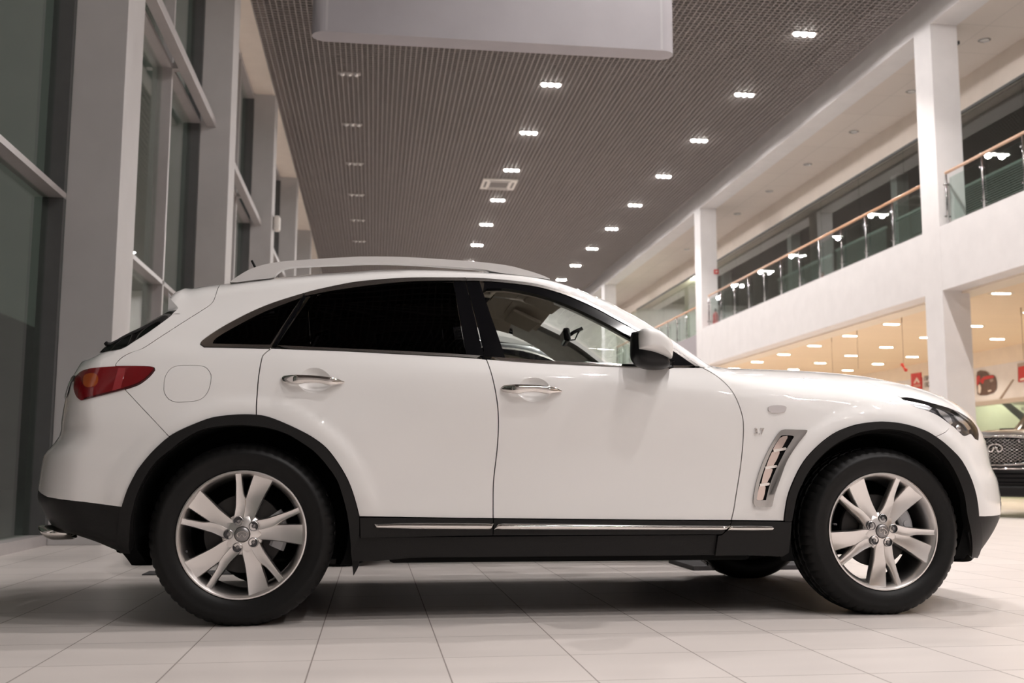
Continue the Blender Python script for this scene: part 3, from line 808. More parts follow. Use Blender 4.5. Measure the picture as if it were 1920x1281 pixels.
    mainr = [dv[0]]+cutx(wi, dv[0][0]+.004, fx[0][0]-.002)+fx+cutx(bhi, dv[2][0]+.004, fx[2][0]-.004)[::-1]+[dv[2], dv[1]]
    pair('window_glass', mainr, M['dark_glass'], rd, off=-.006, gap=.0012, flange=.008, step=.03)
    pc = [fx[0]]+[fr[0], fr[1], fr[2]]+[fx[2], fx[1]]
    pair('pillar_cover', pc, M['gloss_black'], rd, off=-.002, gap=.0008, flange=.01, step=.03)
    trt = [P(572.2, 549.6)]+cutx(wo, c0[0], P(873, 521)[0])+PP([(872.6, 521.2), (872.6, 527.3)])+cutx(wi, P(582, 554)[0], P(873, 527.5)[0])[::-1]+[P(570, 556)]
    pair('window_trim', trt, M['dark_chrome'], rd, off=.003, gap=.0008, flange=.012, step=.03)
    pair('belt_trim', cutx(blo, rdr[0][0]+.004, fdr[0][0]-.003)+cutx(bhi, P(516, 648)[0], P(908, 668)[0])[::-1], M['dark_chrome'], rd, off=.003, gap=.0005, flange=.012, step=.03)
    cpl = PP([(571.5, 550), (578.5, 550), (517, 649.5), (510.5, 650)])
    pair('pillar_strip', cpl, M['gloss_black'], rd, off=.002, gap=.0005, flange=.01, step=.03)
    # front door
    gt, g2 = p(GL_TOP), p(GL_FAR)
    af = PP([(873.8, 527.4), (899.6, 528.2), (919.7, 588.7), (940, 646.6), (948, 671.2), (909.5, 668.3), (891, 590)])
    pair('pillar_cover', af, M['gloss_black'], fd, off=-.002, gap=.0008, flange=.012, step=.03)
    ftr = [P(874.6, 521.3)]+cutx(wo, P(874.5, 521)[0], 9)+cutx(wi, P(874.5, 527.5)[0], 9)[::-1]+[P(874.6, 527.4)]
    pair('window_trim', ftr, M['dark_chrome'], fd, off=.003, gap=.0008, flange=.012, step=.03)
    pair('belt_trim', cutx(blo, fdr[0][0]+.003, P(1311, 689)[0])+cutx(bhi, P(913, 668)[0], P(1302, 687)[0])[::-1], M['chrome'], fd, off=.003, gap=.0005, flange=.012, step=.03)
    frame = cutx(wi, P(901, 528)[0], 9)+gt[::-1]+PP([(906, 545)])
    skin('window_frame', frame, M['gloss_black'], fd[0], off=-.001, gap=.0006, flange=.02, step=.025, side=-1)
    skin('window_frame', cutx(wi, P(901, 528)[0], 9)+g2[::-1]+PP([(906, 538)]), M['gloss_black'], fd[1], off=-.001, gap=.0006, flange=.02, step=.025, side=1)
    for k_, g_ in ((0, gt), (1, g2)):
      fg = g_+[P(1296, 686)]+cutx(bhi, P(949, 671)[0], P(1290, 686)[0])[::-1]+PP([(940, 646.6), (919.7, 588.7), (905, 543)])
      skin('window_glass', fg, M['car_glass'], fd[k_], off=-.008, gap=.001, flange=0, step=.03, side=2*k_-1)
    sail = PP([(1257, 655), (1284, 673), (1304, 687.3), (1252, 686)])
    pair('mirror_sail', sail, M['gloss_black'], fd, off=.002, gap=0, flange=.02, step=.02)
    # interior side of pillars and roof
    for k_, g_ in ((0, gt), (1, g2)):
        ap = zone_top(P(1040, 540)[0], xb-.06, DITCH+.012, 30)+[P(1300, 687), P(1262, 684)]+cutx(g_, P(1040, 562)[0], 9)[::-1]
        skin('pillar_trim', ap, M['grey_trim'], root, off=-.035, gap=0, flange=.0, step=.03, side=2*k_-1)
        cant = zone_top(P(560, 530)[0], P(1040, 540)[0], DITCH+.01, 40)+cutx(g_, -9, P(1040, 562)[0])[::-1]+PP([(873, 540), (749, 545), (640, 562)])
        skin('cant_rail_trim', cant, M['beige'], root, off=-.030, gap=0, flange=0, step=.03, side=2*k_-1)
    hl_ = zone_top(P(480, 560)[0], xh+.03, DITCH+.005, 50)+zone_top(P(480, 560)[0], xh+.03, 2e-5, 50)[::-1]
    h = skin('headliner', hl_, M['headliner'], root, both=True, step=.05, flange=0, gap=0, off=-.035)
    bm = bmesh.new(); bm.from_mesh(h.data)
    for v in bm.verts: v.co.z -= .025
    bm.to_mesh(h.data); bm.free()
    zr = float(Zt(.75))
    def slab(name, x0, x1, y0, y1, z, t, m, par, bev=.01):
        return box(name, (x0, y0, z-t), (x1, y1, z), m, par, bev)
    slab('sunroof_glass', .62, 1.18, -.36, .36, float(Zt(1.0))-.062, .012, M['gloss_black'], h)
    for s in (-1, 1):
        o = box('sun_visor', (-.085, -.19, -.010), (.085, .19, .010), M['headliner'], h, .009)
        o.location = (1.40, s*.36, float(Zt(1.40))-.105); o.rotation_euler = (0, math.radians(24), 0)
        bm = bmesh.new(); add_tube(bm, [(.95, s*.52, float(Zt(.95))-.10), (.98, s*.515, float(Zt(.95))-.135), (1.10, s*.515, float(Zt(1.1))-.145), (1.13, s*.52, float(Zt(1.13))-.11)], .012, 8)
        bmobj('grab_handle', bm, M['headliner'], h)
    # interior mirror
    im = box('interior_mirror', (-.018, -.12, -.037), (.018, .12, .037), M['gloss_black'], root, .012)
    im.location = (1.585, .02, 1.372); im.rotation_euler = (0, math.radians(-8), math.radians(-7))
    bm = bmesh.new(); add_tube(bm, [(.012, 0, .0), (.05, 0, .02), (.10, 0, .035)], .010, 8); add_tube(bm, [(.012, 0, -.02), (.05, 0, -.022), (.07, 0, .01), (.09, 0, .03)], .004, 6)
    bmobj('mirror_stalk', bm, M['gloss_black'], im)
    # seats, dash and wheel
    def seat(x, y):
        o = box('seat', (x-.22, y-.25, .52), (x+.28, y+.25, .70), M['leather'], root, .05)
        bm = bmesh.new(); add_box(bm, (-.07, -.24, 0), (.07, .24, .58), .05)
        b = bmobj('seat_back', bm, M['leather'], o); b.location = (x-.22, y, .66); b.rotation_euler = (0, math.radians(-20), 0)
        bm = bmesh.new(); add_box(bm, (-.05, -.12, .60), (.05, .12, .76), .04); add_cyl(bm, (0, -.05, .55), (0, -.05, .64), .007, n=8); add_cyl(bm, (0, .05, .55), (0, .05, .64), .007, n=8)
        b = bmobj('head_restraint', bm, M['leather'], o); b.location = (x-.22, y, .66); b.rotation_euler = (0, math.radians(-20), 0)
    seat(.95, -.38); seat(.95, .38)
    bench = box('rear_seat', (-.05, -.49, .52), (.42, .49, .72), M['leather'], root, .06)
    box('rear_seat_back', (-.20, -.49, .66), (-.04, .49, 1.15), M['leather'], bench, .05)
    bm = bmesh.new(); add_box(bm, (1.78, -.72, .72), (2.20, .72, 1.02), .06); d = bmobj('dashboard', bm, M['dash'], root)
    box('cabin_floor', (.52, -.78, .42), (2.1, .78, .45), M['beige'], root)
    bm = bmesh.new(); ring = [(0, .185*math.cos(t), .185*math.sin(t)) for t in np.linspace(0, 2*PI, 33)]
    add_tube(bm, ring, .015, 8); add_cyl(bm, (-.02, 0, 0), (.06, 0, 0), .06, n=16); add_box(bm, (-.008, -.18, -.018), (.008, .18, .018))
    st = bmobj('steering_wheel', bm, M['leather'], root); st.location = (1.62, .38, .90); st.rotation_euler = (0, math.radians(22), 0)
    # ---- wing mirrors
    for s in (-1, 1):
        par = fd[0] if s < 0 else fd[1]
        ym = -1.03
        cap = [at_plane(a, b, ym) for a, b in [(1198.8, 628.8), (1200.5, 621), (1205.6, 616.3), (1221, 616), (1237, 622), (1252.5, 634.5), (1259.5, 645), (1260.5, 660), (1259, 671.5), (1255, 671), (1227.5, 660.5), (1203, 655), (1199.3, 651.5)]]
        hou = [at_plane(a, b, ym) for a, b in [(1194.5, 619), (1192, 635), (1192, 664), (1196, 675), (1203, 682.5), (1214, 687.5), (1227.5, 690), (1242, 690.5), (1256, 688.5), (1263, 683), (1262, 676), (1258, 668), (1258, 648), (1251, 637), (1237, 625), (1221, 619), (1205, 617.5)]]
        def pillow(poly, y0, y1, bulge, m, name, par_):
            """a rounded shell over an outline, from y0 (inner) to y1 (outer)"""
            poly = S(poly+[poly[0]], 3)[:-1]; c = np.mean(poly, 0); vs, fs = [], []; n = len(poly); K = 8
            lay = [(1.0, y0)]+[(math.cos(k/K*PI/2*.96)**.55, y0+(y1-y0)*((bulge or .25)+(1-(bulge or .25))*math.sin(k/K*PI/2))) for k in range(K+1)]
            for sc_, y in lay:
                vs += [(c[0]+(a-c[0])*sc_, -s*y, c[1]+(b-c[1])*sc_) for a, b in poly]
            for k in range(len(lay)-1):
                for i in range(n): fs.append((k*n+i, k*n+(i+1) % n, (k+1)*n+(i+1) % n, (k+1)*n+i))
            fs.append([(len(lay)-1)*n+i for i in range(n)]); fs.append(list(range(n)))
            bm = bmesh.new(); o = mesh(name, vs, fs, m, par_, True); bm.from_mesh(o.data); bmesh.ops.recalc_face_normals(bm, faces=bm.faces); bm.to_mesh(o.data); bm.free()
            return o
        hs = pillow(hou, -.935, -1.035, 0, M['mirror_shell'], 'wing_mirror', par)
        pillow(cap, -.945, -1.085, .62, paint, 'mirror_cap', hs)
        bm = bmesh.new(); x, z = at_plane(1262, 684, -.93)
        add_box(bm, (x-.10, s*.86, z-.012), (x-.01, s*.96, z+.012), .006); bmobj('mirror_arm', bm, M['mirror_shell'], hs)
        # glass faces rearwards
        ring = [at_plane(a, b, ym) for a, b in [(1194, 622), (1191.5, 640), (1192, 664), (1197, 676)]]
    # ---- fender vent
    v_out = [(1411.5, 943), (1413, 925), (1421, 890), (1436, 852), (1453, 821), (1462, 809), (1470, 805.6), (1490, 806), (1509, 806.8), (1512.5, 810), (1507, 818), (1492, 838), (1475, 866), (1462, 900), (1452, 928), (1448.5, 943), (1445, 950), (1430, 951), (1415, 950)]
    v_in = [(1417.5, 938), (1423, 905), (1434, 872), (1447, 842), (1461, 820), (1467, 816.5), (1481, 816.8), (1487, 819), (1484, 825), (1473, 843), (1461, 866), (1449, 892), (1441, 915), (1435.5, 938)]
    vo, vi = p(v_out), p(v_in)
    vf = pair('side_vent', vo, mat('vent_chrome', (.42, .41, .40), .10, 1), ff, off=.010, gap=0, flange=.014, holes=[vi], step=.012)
    pair('vent_cavity', vi, M['well'], vf, off=.0012, gap=0, flange=0, step=.02)
    slats = [[(1449, 842), (1461, 822), (1472, 818), (1476, 821), (1458, 851), (1451, 848)],
             [(1437, 872), (1447, 848), (1458, 846), (1461, 850), (1449, 874), (1436, 877)],
             [(1428, 902), (1434, 880), (1445, 879), (1448, 882), (1438, 905), (1426, 909)],
             [(1418.5, 936), (1423, 912), (1432, 911), (1435, 915), (1430, 937), (1419, 938)]]
    for sl in slats:
        pair('louvre', p(sl, 2), M['vent_red'], vf, off=.0045, gap=0, flange=.003, step=.012)
    for br in ([(1449, 843), (1472, 839), (1474, 841), (1472, 844), (1450, 848)], [(1434, 875), (1455, 872), (1457, 874), (1455, 877), (1434, 880)], [(1424, 907), (1441, 905), (1443, 907), (1441, 910), (1424, 912)]):
        pair('vent_bar', PP(br), M['chrome'], vf, off=.008, gap=0, flange=.01, step=.01)
    # side marker
    mk = p([(1440, 767), (1441, 762.5), (1450, 760.5), (1464, 760.5), (1473, 763), (1473.5, 767), (1471, 772), (1460, 774.5), (1448, 774), (1441, 771), (1440, 767)], 2)
    pair('side_marker_lamp', mk, M['marker'], ff, off=.006, gap=0, flange=.008, step=.01)
    # engine badge
    for k, s in ((0, -1), (1, 1)):
        x, z = P(1413.5, 814.5); x2, _ = P(1439, 814)
        me = text_mesh('3.7', .0415, .0025)
        o = link('engine_badge', me, M['chrome'], ff[k])
        w = float(W((x+x2)/2, z+.015)[0])
        wx = float((W(x2, z)-W(x, z))[0]/(x2-x))
        if s < 0: o.location = (x, -w-.002, z); o.rotation_euler = (PI/2, 0, -math.atan(wx)); o.scale = (1.0, 1, 1)
        else: o.location = (x2, w+.002, z); o.rotation_euler = (PI/2, 0, PI+math.atan(wx))
        o.scale = (.95, 1, 1)
    # ---- roof rails
    r_top = [(431, 530), (447.5, 518.4), (467.8, 506.7), (492.8, 498), (521, 492.7), (547.5, 490), (594, 486.8), (660, 483), (687, 482.2), (749, 482.8), (812, 486.2), (890, 491.6), (947, 498.3), (978, 505.5), (1009, 514.8), (1030, 523.5)]
    r_bot = [(1030, 525), (980, 518.5), (940, 513), (919, 509), (905, 506), (874, 503.6), (812, 499), (749, 495.6), (687, 495), (640, 497), (600, 498.6), (555, 501), (535, 504), (522.5, 511), (512, 521), (500, 523.5), (470, 527), (445, 530.5)]
    for s in (-1, 1):
        yr = -.585
        pl = S([at_plane(a, b, yr) for a, b in r_top], 3)+S([at_plane(a, b, yr) for a, b in r_bot], 3)
        pl = clean(pl)
        bm = bmesh.new()
        a = [bm.verts.new((x, s*.60, z)) for x, z in pl]; b = [bm.verts.new((x, s*.555, z)) for x, z in pl]
        n = len(pl)
        bm.faces.new(a); bm.faces.new(b[::-1])
        for i in range(n): bm.faces.new((a[i], a[(i+1) % n], b[(i+1) % n], b[i]))
        bmesh.ops.triangulate(bm, faces=[f for f in bm.faces if len(f.verts) > 4])
        o = bmobj('roof_rail', bm, M['satin'], root)
        bv = o.modifiers.new('bevel', 'BEVEL'); bv.width = .008; bv.segments = 3; bv.limit_method = 'ANGLE'; bv.angle_limit = math.radians(50)
        o.data.polygons.foreach_set('use_smooth', [True]*len(o.data.polygons)); o.data.set_sharp_from_angle(angle=math.radians(40))
    # antenna
    bm = bmesh.new(); x0, z0 = at_plane(486, 499, 0); x1, z1 = at_plane(472, 488.5, 0)
    add_cyl(bm, (x0+.06, 0, float(Zt(x0+.06))-.005), (x0+.03, 0, float(Zt(x0+.03))+.02), .018, .01, 12); add_cyl(bm, (x0+.035, 0, float(Zt(x0+.035))+.012), (x1, 0, z1), .007, .006, 10)
    bmobj('antenna', bm, M['cladding'], root)
    # rear wiper, exhausts, mud flap
    bm = bmesh.new(); x, z = at_plane(202, 647, -.1)
    add_cyl(bm, (x+.02, -.1, z-.02), (x-.012, -.1, z+.012), .014, .010, 12); add_cyl(bm, (x-.004, -.1, z+.006), (x+.10, .42, z+.05), .008, n=8)
    bmobj('rear_wiper', bm, M['cladding'], tgate)
    for s in (-1, 1):
        bm = bmesh.new()
        xa_, za_ = at_plane(91, 995, -.60); xb_, zb_ = at_plane(138, 1003, -.60)
        rings = []
        for x, k in ((xa_-.012, .9), (xa_, 1.0), (xa_+.05, 1.0), (xb_, .92), (xb_, .2)):
            rings.append([bm.verts.new((x-(.026*math.sin(t) if x < xa_+.01 else 0), s*.60+.075*k*math.cos(t), za_-.008+.033*k*math.sin(t))) for t in np.linspace(0, 2*PI, 25)[:-1]])
        for a, b in zip(rings, rings[1:]):
            for i in range(24): bm.faces.new((a[i], a[(i+1) % 24], b[(i+1) % 24], b[i]))
        rin = [bm.verts.new((v.co.x+.004, s*.60+(v.co.y-s*.60)*.88, za_-.008+(v.co.z-za_+.008)*.82)) for v in rings[0]]
        rin2 = [bm.verts.new((v.co.x+.10, v.co.y, v.co.z)) for v in rin]
        for i in range(24):
            bm.faces.new((rin[i], rin[(i+1) % 24], rings[0][(i+1) % 24], rings[0][i])); bm.faces.new((rin2[i], rin2[(i+1) % 24], rin[(i+1) % 24], rin[i]))
        bmobj('exhaust_tip', bm, M['chrome'], root, True)
        bm = bmesh.new(); ps = [at_plane(a, b, -.86) for a, b in [(660, 1052), (673, 1050), (673, 1060), (670, 1067), (662.5, 1080)]]
        a = [bm.verts.new((x, s*.86, z)) for x, z in ps]; b = [bm.verts.new((x+.004, s*.70, z)) for x, z in ps]
        bm.faces.new(a); bm.faces.new(b[::-1])
        for i in range(5): bm.faces.new((a[i], a[(i+1) % 5], b[(i+1) % 5], b[i]))
        bmobj('air_deflector', bm, M['cladding'], root)
    # rear emblem on the tailgate
    bm = bmesh.new(); zE = .98
    emblem(bm, lambda u, v: Vector((xrear(u*.07, .93+v*.045)-.012, -u*.07, .93+v*.045)), .006)
    bmobj('emblem', bm, M['chrome'], tgate)
    # ---- wheels
    wheel = make_wheel()
    spots = [(0, -1, 0), (WB, -1, -25), (0, 1, 40), (WB, 1, 10)]
    for i, (x, s, rot) in enumerate(spots):
        w = wheel if i == 0 else copy_tree(wheel)
        w.parent = root; w.location = (x, s*HUBY, AXZ)
        w.rotation_euler = (0, 0, 0) if s < 0 else (0, 0, PI)
        for ch in kids(w):
            if ch.name.split('.')[0] in ('tire', 'brake_disc', 'brake_caliper'): continue
            ch.rotation_euler = (0, -math.radians(rot), 0)
    return root

def emblem(bm, f, r):
    """oval badge: a ring open at the bottom whose two ends run inwards to a point"""
    pts = []
    for t in np.linspace(-62, 242, 40):
        a = math.radians(t); pts.append((math.cos(a), math.sin(a)))
    path = [(.10, .35)]+[(.10+(pts[0][0]-.10)*k/4, .35+(pts[0][1]-.35)*k/4) for k in range(1, 4)]+pts+[(-.10+(pts[-1][0]+.10)*k/4, .35+(pts[-1][1]-.35)*k/4) for k in range(3, 0, -1)]+[(-.10, .35)]
    add_tube(bm, [f(u, v) for u, v in path], r, 8)

def make_wheel():
    R = .2705
    root = empty('wheel')
    # rim: barrel, lip and spokes in one casting
    bm = bmesh.new()
    add_lathe(bm, [(.262, .03), (.2695, .006), (.2705, -.004), (.268, -.010), (.262, -.011), (.257, -.006), (.251, .004), (.244, .016), (.238, .045), (.234, .09), (.232, .17), (.236, .2), (.262, .215)], 120)
    def spoke(rs, left, right, hl, hr, depth):
        secs = []
        for i, r in enumerate(rs):
            a1, a2 = math.radians(left[i]), math.radians(right[i]); m1 = a1+(a2-a1)*min(.12, .004/max(abs(a2-a1)*r*R, .001)*1.0); m2 = a2-(a2-a1)*min(.12, .004/max(abs(a2-a1)*r*R, .001)); mid = (a1+a2)/2
            hm = (hl[i]+hr[i])/2+.0045*min(1, abs(a2-a1)*r*R/.05)
            rad = r*R
            def pt(a, y): return bm.verts.new((rad*math.cos(a), y, rad*math.sin(a)))
            secs.append([pt(a1, hl[i]+depth), pt(a1, hl[i]+.006), pt(m1, hl[i]), pt(mid, hm), pt(m2, hr[i]), pt(a2, hr[i]+.006), pt(a2, hr[i]+depth)])
        for a, b in zip(secs, secs[1:]):
            for k in range(6):
                f = bm.faces.new((a[k], a[k+1], b[k+1], b[k])); f.smooth = True
        bm.faces.new(secs[0]); bm.faces.new(secs[-1])
    rb = [.20, .28, .36, .45, .53, .62, .72, .82, .90, .965]
    for k in range(5):
        d = -72*k
        spoke(rb, [a+d for a in (90, 90, 90, 89.5, 88, 86, 84.4, 83, 82, 81.2)], [a+d for a in (52, 53.5, 56.5, 59, 60.2, 60.7, 61, 61.2, 61.3, 61.4)],
              [.0135, .0145, .0155, .017, .019, .019, .016, .011, .006, .001], [.0125, .012, .0115, .011, .010, .009, .007, .004, .001, -.004], .040)
        spoke(rb, [a+d for a in (128, 122, 112, 106, 103.6, 101.8, 100.2, 99.2, 98.8, 98.6)], [a+d for a in (84, 84, 84, 84.5, 86.5, 89.8, 91.0, 91.6, 92.0, 92.2)],
              [.0125, .012, .0115, .011, .010, .009, .007, .004, .000, -.005], [.0125, .013, .0135, .014, .0125, .010, .007, .004, .000, -.005], .040)
    # hub face
    add_lathe(bm, [(.001, .012), (.03, .012), (.034, .006), (.042, .008), (.060, .012), (.078, .017), (.086, .026), (.088, .06)], 60)
    rim = bmobj('rim', bm, M['alloy'], root, False)
    rim.data.polygons.foreach_set('use_smooth', [True]*len(rim.data.polygons)); rim.data.set_sharp_from_angle(angle=math.radians(38))
    # tyre with shoulder blocks
    bm = bmesh.new()
    prof_ = [(.262, .012), (.2685, -.004), (.276, -.012), (.292, -.021), (.312, -.0255), (.328, -.0262), (.334, -.0285), (.342, -.0275), (.350, -.022), (.362, -.012), (.373, .001), (.380, .016), (.3845, .034), (.386, .052), (.378, .054), (.378, .062), (.3865, .064), (.387, .098), (.379, .100), (.379, .110), (.387, .112), (.387, .146), (.379, .148), (.379, .158), (.3865, .160), (.385, .185), (.380, .205), (.366, .222), (.345, .236), (.315, .240), (.285, .230), (.262, .205)]
    N = 228
    def md(j, k):
        if 9 <= j <= 13 and k % 4 == 0: return -.0045
        if 16 <= j <= 25 and (k+j) % 6 == 0: return -.005
        return 0
    rr = add_lathe(bm, prof_, N, mod=md)
    for v in bm.verts:
        if v.co.z < -AXZ: v.co.z = -AXZ
    tire = bmobj('tire', bm, M['rubber'], root, True, 35)
    bm = bmesh.new()
    add_lathe(bm, [(.001, -.004), (.020, -.0035), (.029, -.0015), (.031, .003), (.032, .012)], 40)
    cap = bmobj('center_cap', bm, M['steel'], root, True)
    bm = bmesh.new(); emblem(bm, lambda u, v: Vector((u*.020, -.0055, v*.0125)), .0016)
    bmobj('emblem', bm, M['chrome'], cap)
    for k in range(5):
        a = math.radians(108-72*k); x, z = .0575*math.cos(a), .0575*math.sin(a)
        bm = bmesh.new()
        def ring(r, y, n=20): return [bm.verts.new((x+r*math.cos(2*PI*i/n), y, z+r*math.sin(2*PI*i/n))) for i in range(n)]
        rs = [ring(.0225, .0125), ring(.0205, .0045), ring(.0192, .0036), ring(.0180, .0050), ring(.0168, .0116)]
        for a_, b_ in zip(rs, rs[1:]):
            for i in range(20): bm.faces.new((a_[i], a_[(i+1) % 20], b_[(i+1) % 20], b_[i]))
        f = bm.faces.new(rs[-1])
        for f in bm.faces: f.material_index = 2 if f.calc_center_median().y < .0082 and (f.calc_center_median()-Vector((x, f.calc_center_median().y, z))).length > .0190 else 0
        add_cyl(bm, (x, .0115, z), (x, .0075, z), .0100, .0092, 6, 1); add_cyl(bm, (x, .0075, z), (x, .006, z), .008, .005, 12, 1)
        o = bmobj('lug_nut', bm, [M['lamp_dark'], M['steel'], M['alloy']], root)  # recess wall and floor coloured dark in place of the hole's own shade
    bm = bmesh.new(); a = math.radians(197); x, z = .236*math.cos(a), .236*math.sin(a)
    add_cyl(bm, (x, .02, z), (x*.985, -.006, z*.985), .0055, .0045, 12); bmobj('valve_stem', bm, M['lamp_dark'], root)
    bm = bmesh.new(); add_lathe(bm, [(.06, .085), (.085, .085), (.085, .075), (.165, .075), (.167, .078), (.167, .098), (.165, .101), (.06, .101)], 80)
    bmobj('brake_disc', bm, M['disc'], root, True, 30)
    bm = bmesh.new()
    for t0 in np.linspace(-26, 30, 9): pass
    n = 12; secs = []
    for t in np.linspace(math.radians(-24), math.radians(34), n):
        secs.append([bm.verts.new((r*math.cos(t), y, r*math.sin(t))) for r, y in ((.118, .062), (.130, .052), (.172, .052), (.184, .062), (.184, .11), (.118, .11))])
    for a_, b_ in zip(secs, secs[1:]):
        for i in range(6): bm.faces.new((a_[i], a_[(i+1) % 6], b_[(i+1) % 6], b_[i]))
    bm.faces.new(secs[0]); bm.faces.new(secs[-1])
    for t in (-8, 12): add_cyl(bm, (.15*math.cos(math.radians(t)), .056, .15*math.sin(math.radians(t))), (.15*math.cos(math.radians(t)), .046, .15*math.sin(math.radians(t))), .016, n=16)
    bmobj('brake_caliper', bm, M['caliper'], root)
    return root

car = empty('car', tuple(T), PSI)
tag(car, 'white crossover car in profile with black wheel-arch cladding and silver roof rails', 'car')
build_car(car)
#@@ROOM@@
HALL_E, GROUND_E = 560, 95
# ================================================================== THE HALL
def flat_mat(name, col, rough=.6, spec=.3, noise=.03, nscale=3): return mat(name, col, rough, spec=spec, noise=noise, nscale=nscale)
R_ = dict(
    white_wall=flat_mat('painted_plaster', (.73, .70, .69), .6),
    grey_wall=flat_mat('grey_column_paint', (.50, .48, .475), .55),
    cream=flat_mat('cream_plaster', (.74, .655, .58), .65),
    slat=flat_mat('ceiling_grid_paint', (.32, .288, .278), .55),
    plenum=flat_mat('dark_plenum', (.05, .046, .044), .9),
    warm=flat_mat('warm_ceiling_panel', (.80, .66, .50), .6),
    warm_wall=flat_mat('warm_wall_paint', (.80, .70, .58), .6),
    frame=mat('window_frame_grey', (.42, .39, .385), .4, .1, noise=.03),
    frame_dark=mat('window_frame_dark_grey', (.10, .10, .10), .4, .2, noise=.05),  # darker grey of the jambs and partition frames
    wood=mat('handrail_beech', (.62, .36, .22), .35, coat=.3, noise=.12, nscale=30),
    inox=mat('polished_stainless_steel', (.38, .37, .37), .18, 1),
    fabric=flat_mat('stretched_white_fabric', (.40, .38, .40), .7),
    fabric_edge=flat_mat('white_fabric_end', (.46, .445, .455), .45),
    blind=flat_mat('blind_slat_grey_green', (.60, .66, .63), .6),
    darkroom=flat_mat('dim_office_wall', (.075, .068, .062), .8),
    greenroom=flat_mat('pale_green_wall', (.55, .58, .45), .7),
    dark=mat('dark_grey', (.03, .03, .032), .5, noise=.1),
    red=mat('red_print', (.55, .03, .03), .45, noise=.05),
    red_paint=mat('extinguisher_red', (.45, .02, .02), .3, coat=.5, noise=.04),
    pale_print=mat('pale_print', (.80, .70, .62), .5),
    brown_print=mat('brown_print', (.12, .07, .055), .5, noise=.1),
    letter=mat('dark_lettering', (.10, .075, .055), .5),
    plate=mat('dark_rubber_plate', (.05, .048, .05), .7, noise=.1, nscale=40),
    asphalt=mat('asphalt', (.05, .05, .052), .9, noise=.2),
    facade_far=mat('far_building', (.035, .035, .035), .8, noise=.2),
    ac=mat('unit_plastic', (.70, .66, .62), .5, noise=.02),
    ac_dark=mat('unit_slot', (.16, .145, .135), .6),
    pane=glass('window_pane', (.80, .86, .82), boost=1.0),
    inner_pane=glass('partition_pane', (.84, .88, .86), boost=1.8),
    rail_pane=glass('railing_pane', (.86, .92, .90), boost=.8),
    green_pane=glass('green_tinted_pane', (.86, .90, .84), boost=1.0),
)
def lens_mat(name, col, s):
    m = mat(name, (.8, .8, .8), .4, emit=col, estr=s); return m
LENS = lens_mat('lit_lamp_lens', (1, .97, .92), 40)
LENS_W = lens_mat('lit_warm_lens', (1, .90, .74), 22)
LENS_OFF = mat('unlit_lamp_lens', (.70, .68, .66), .25, .3)

def tile_mat():
    m = bpy.data.materials.new('floor_tiles'); m.use_nodes = True; nt = m.node_tree; b = nt.nodes['Principled BSDF']; L = nt.links.new
    g = nt.nodes.new('ShaderNodeNewGeometry'); sx = nt.nodes.new('ShaderNodeSeparateXYZ'); L(g.outputs['Position'], sx.inputs[0])
    def math_(op, a, bv=None, c=None):
        n = nt.nodes.new('ShaderNodeMath'); n.operation = op
        for i, q in enumerate((a, bv, c)):
            if q is None: continue
            if isinstance(q, (int, float)): n.inputs[i].default_value = q
            else: L(q, n.inputs[i])
        return n.outputs[0]
    x, y = sx.outputs[0], sx.outputs[1]
    u = math_('DIVIDE', math_('SUBTRACT', x, .2545), .4508)
    v = math_('DIVIDE', math_('SUBTRACT', math_('SUBTRACT', y, math_('MULTIPLY', x, .0155)), 3.312), .4605)
    def line(q, w):
        f = math_('FRACT', q); d = math_('MINIMUM', f, math_('SUBTRACT', 1, f)); return math_('LESS_THAN', d, w)
    gr = math_('MAXIMUM', line(u, .0052), line(v, .0040))
    cx = nt.nodes.new('ShaderNodeCombineXYZ'); L(math_('FLOOR', u), cx.inputs[0]); L(math_('FLOOR', v), cx.inputs[1])
    wn = nt.nodes.new('ShaderNodeTexWhiteNoise'); wn.noise_dimensions = '2D'; L(cx.outputs[0], wn.inputs['Vector'])
    no = nt.nodes.new('ShaderNodeTexNoise'); no.inputs['Scale'].default_value = 2.5; no.inputs['Detail'].default_value = 6; no.inputs['Distortion'].default_value = .6
    mp = nt.nodes.new('ShaderNodeMapping'); mp.inputs['Scale'].default_value = (.5, 2.2, 1); L(g.outputs['Position'], mp.inputs[0]); L(mp.outputs[0], no.inputs['Vector'])
    k = math_('ADD', math_('MULTIPLY', wn.outputs['Value'], .05), math_('MULTIPLY', no.outputs['Fac'], .16))
    k = math_('ADD', k, .87)
    mx = nt.nodes.new('ShaderNodeMix'); mx.data_type = 'RGBA'; mx.blend_type = 'MULTIPLY'; mx.inputs['Factor'].default_value = 1
    mx.inputs[6].default_value = (.585, .535, .508, 1)
    cc = nt.nodes.new('ShaderNodeCombineColor')
    for i in range(3): L(k, cc.inputs[i])
    L(cc.outputs[0], mx.inputs[7])
    m2 = nt.nodes.new('ShaderNodeMix'); m2.data_type = 'RGBA'; L(gr, m2.inputs['Factor']); L(mx.outputs[2], m2.inputs[6]); m2.inputs[7].default_value = (.21, .18, .165, 1)
    L(m2.outputs[2], b.inputs['Base Color'])
    rr = math_('ADD', math_('MULTIPLY', no.outputs['Fac'], .12), math_('ADD', math_('MULTIPLY', gr, .3), .30)); L(rr, b.inputs['Roughness'])
    b.inputs['Specular IOR Level'].default_value = .35
    return m
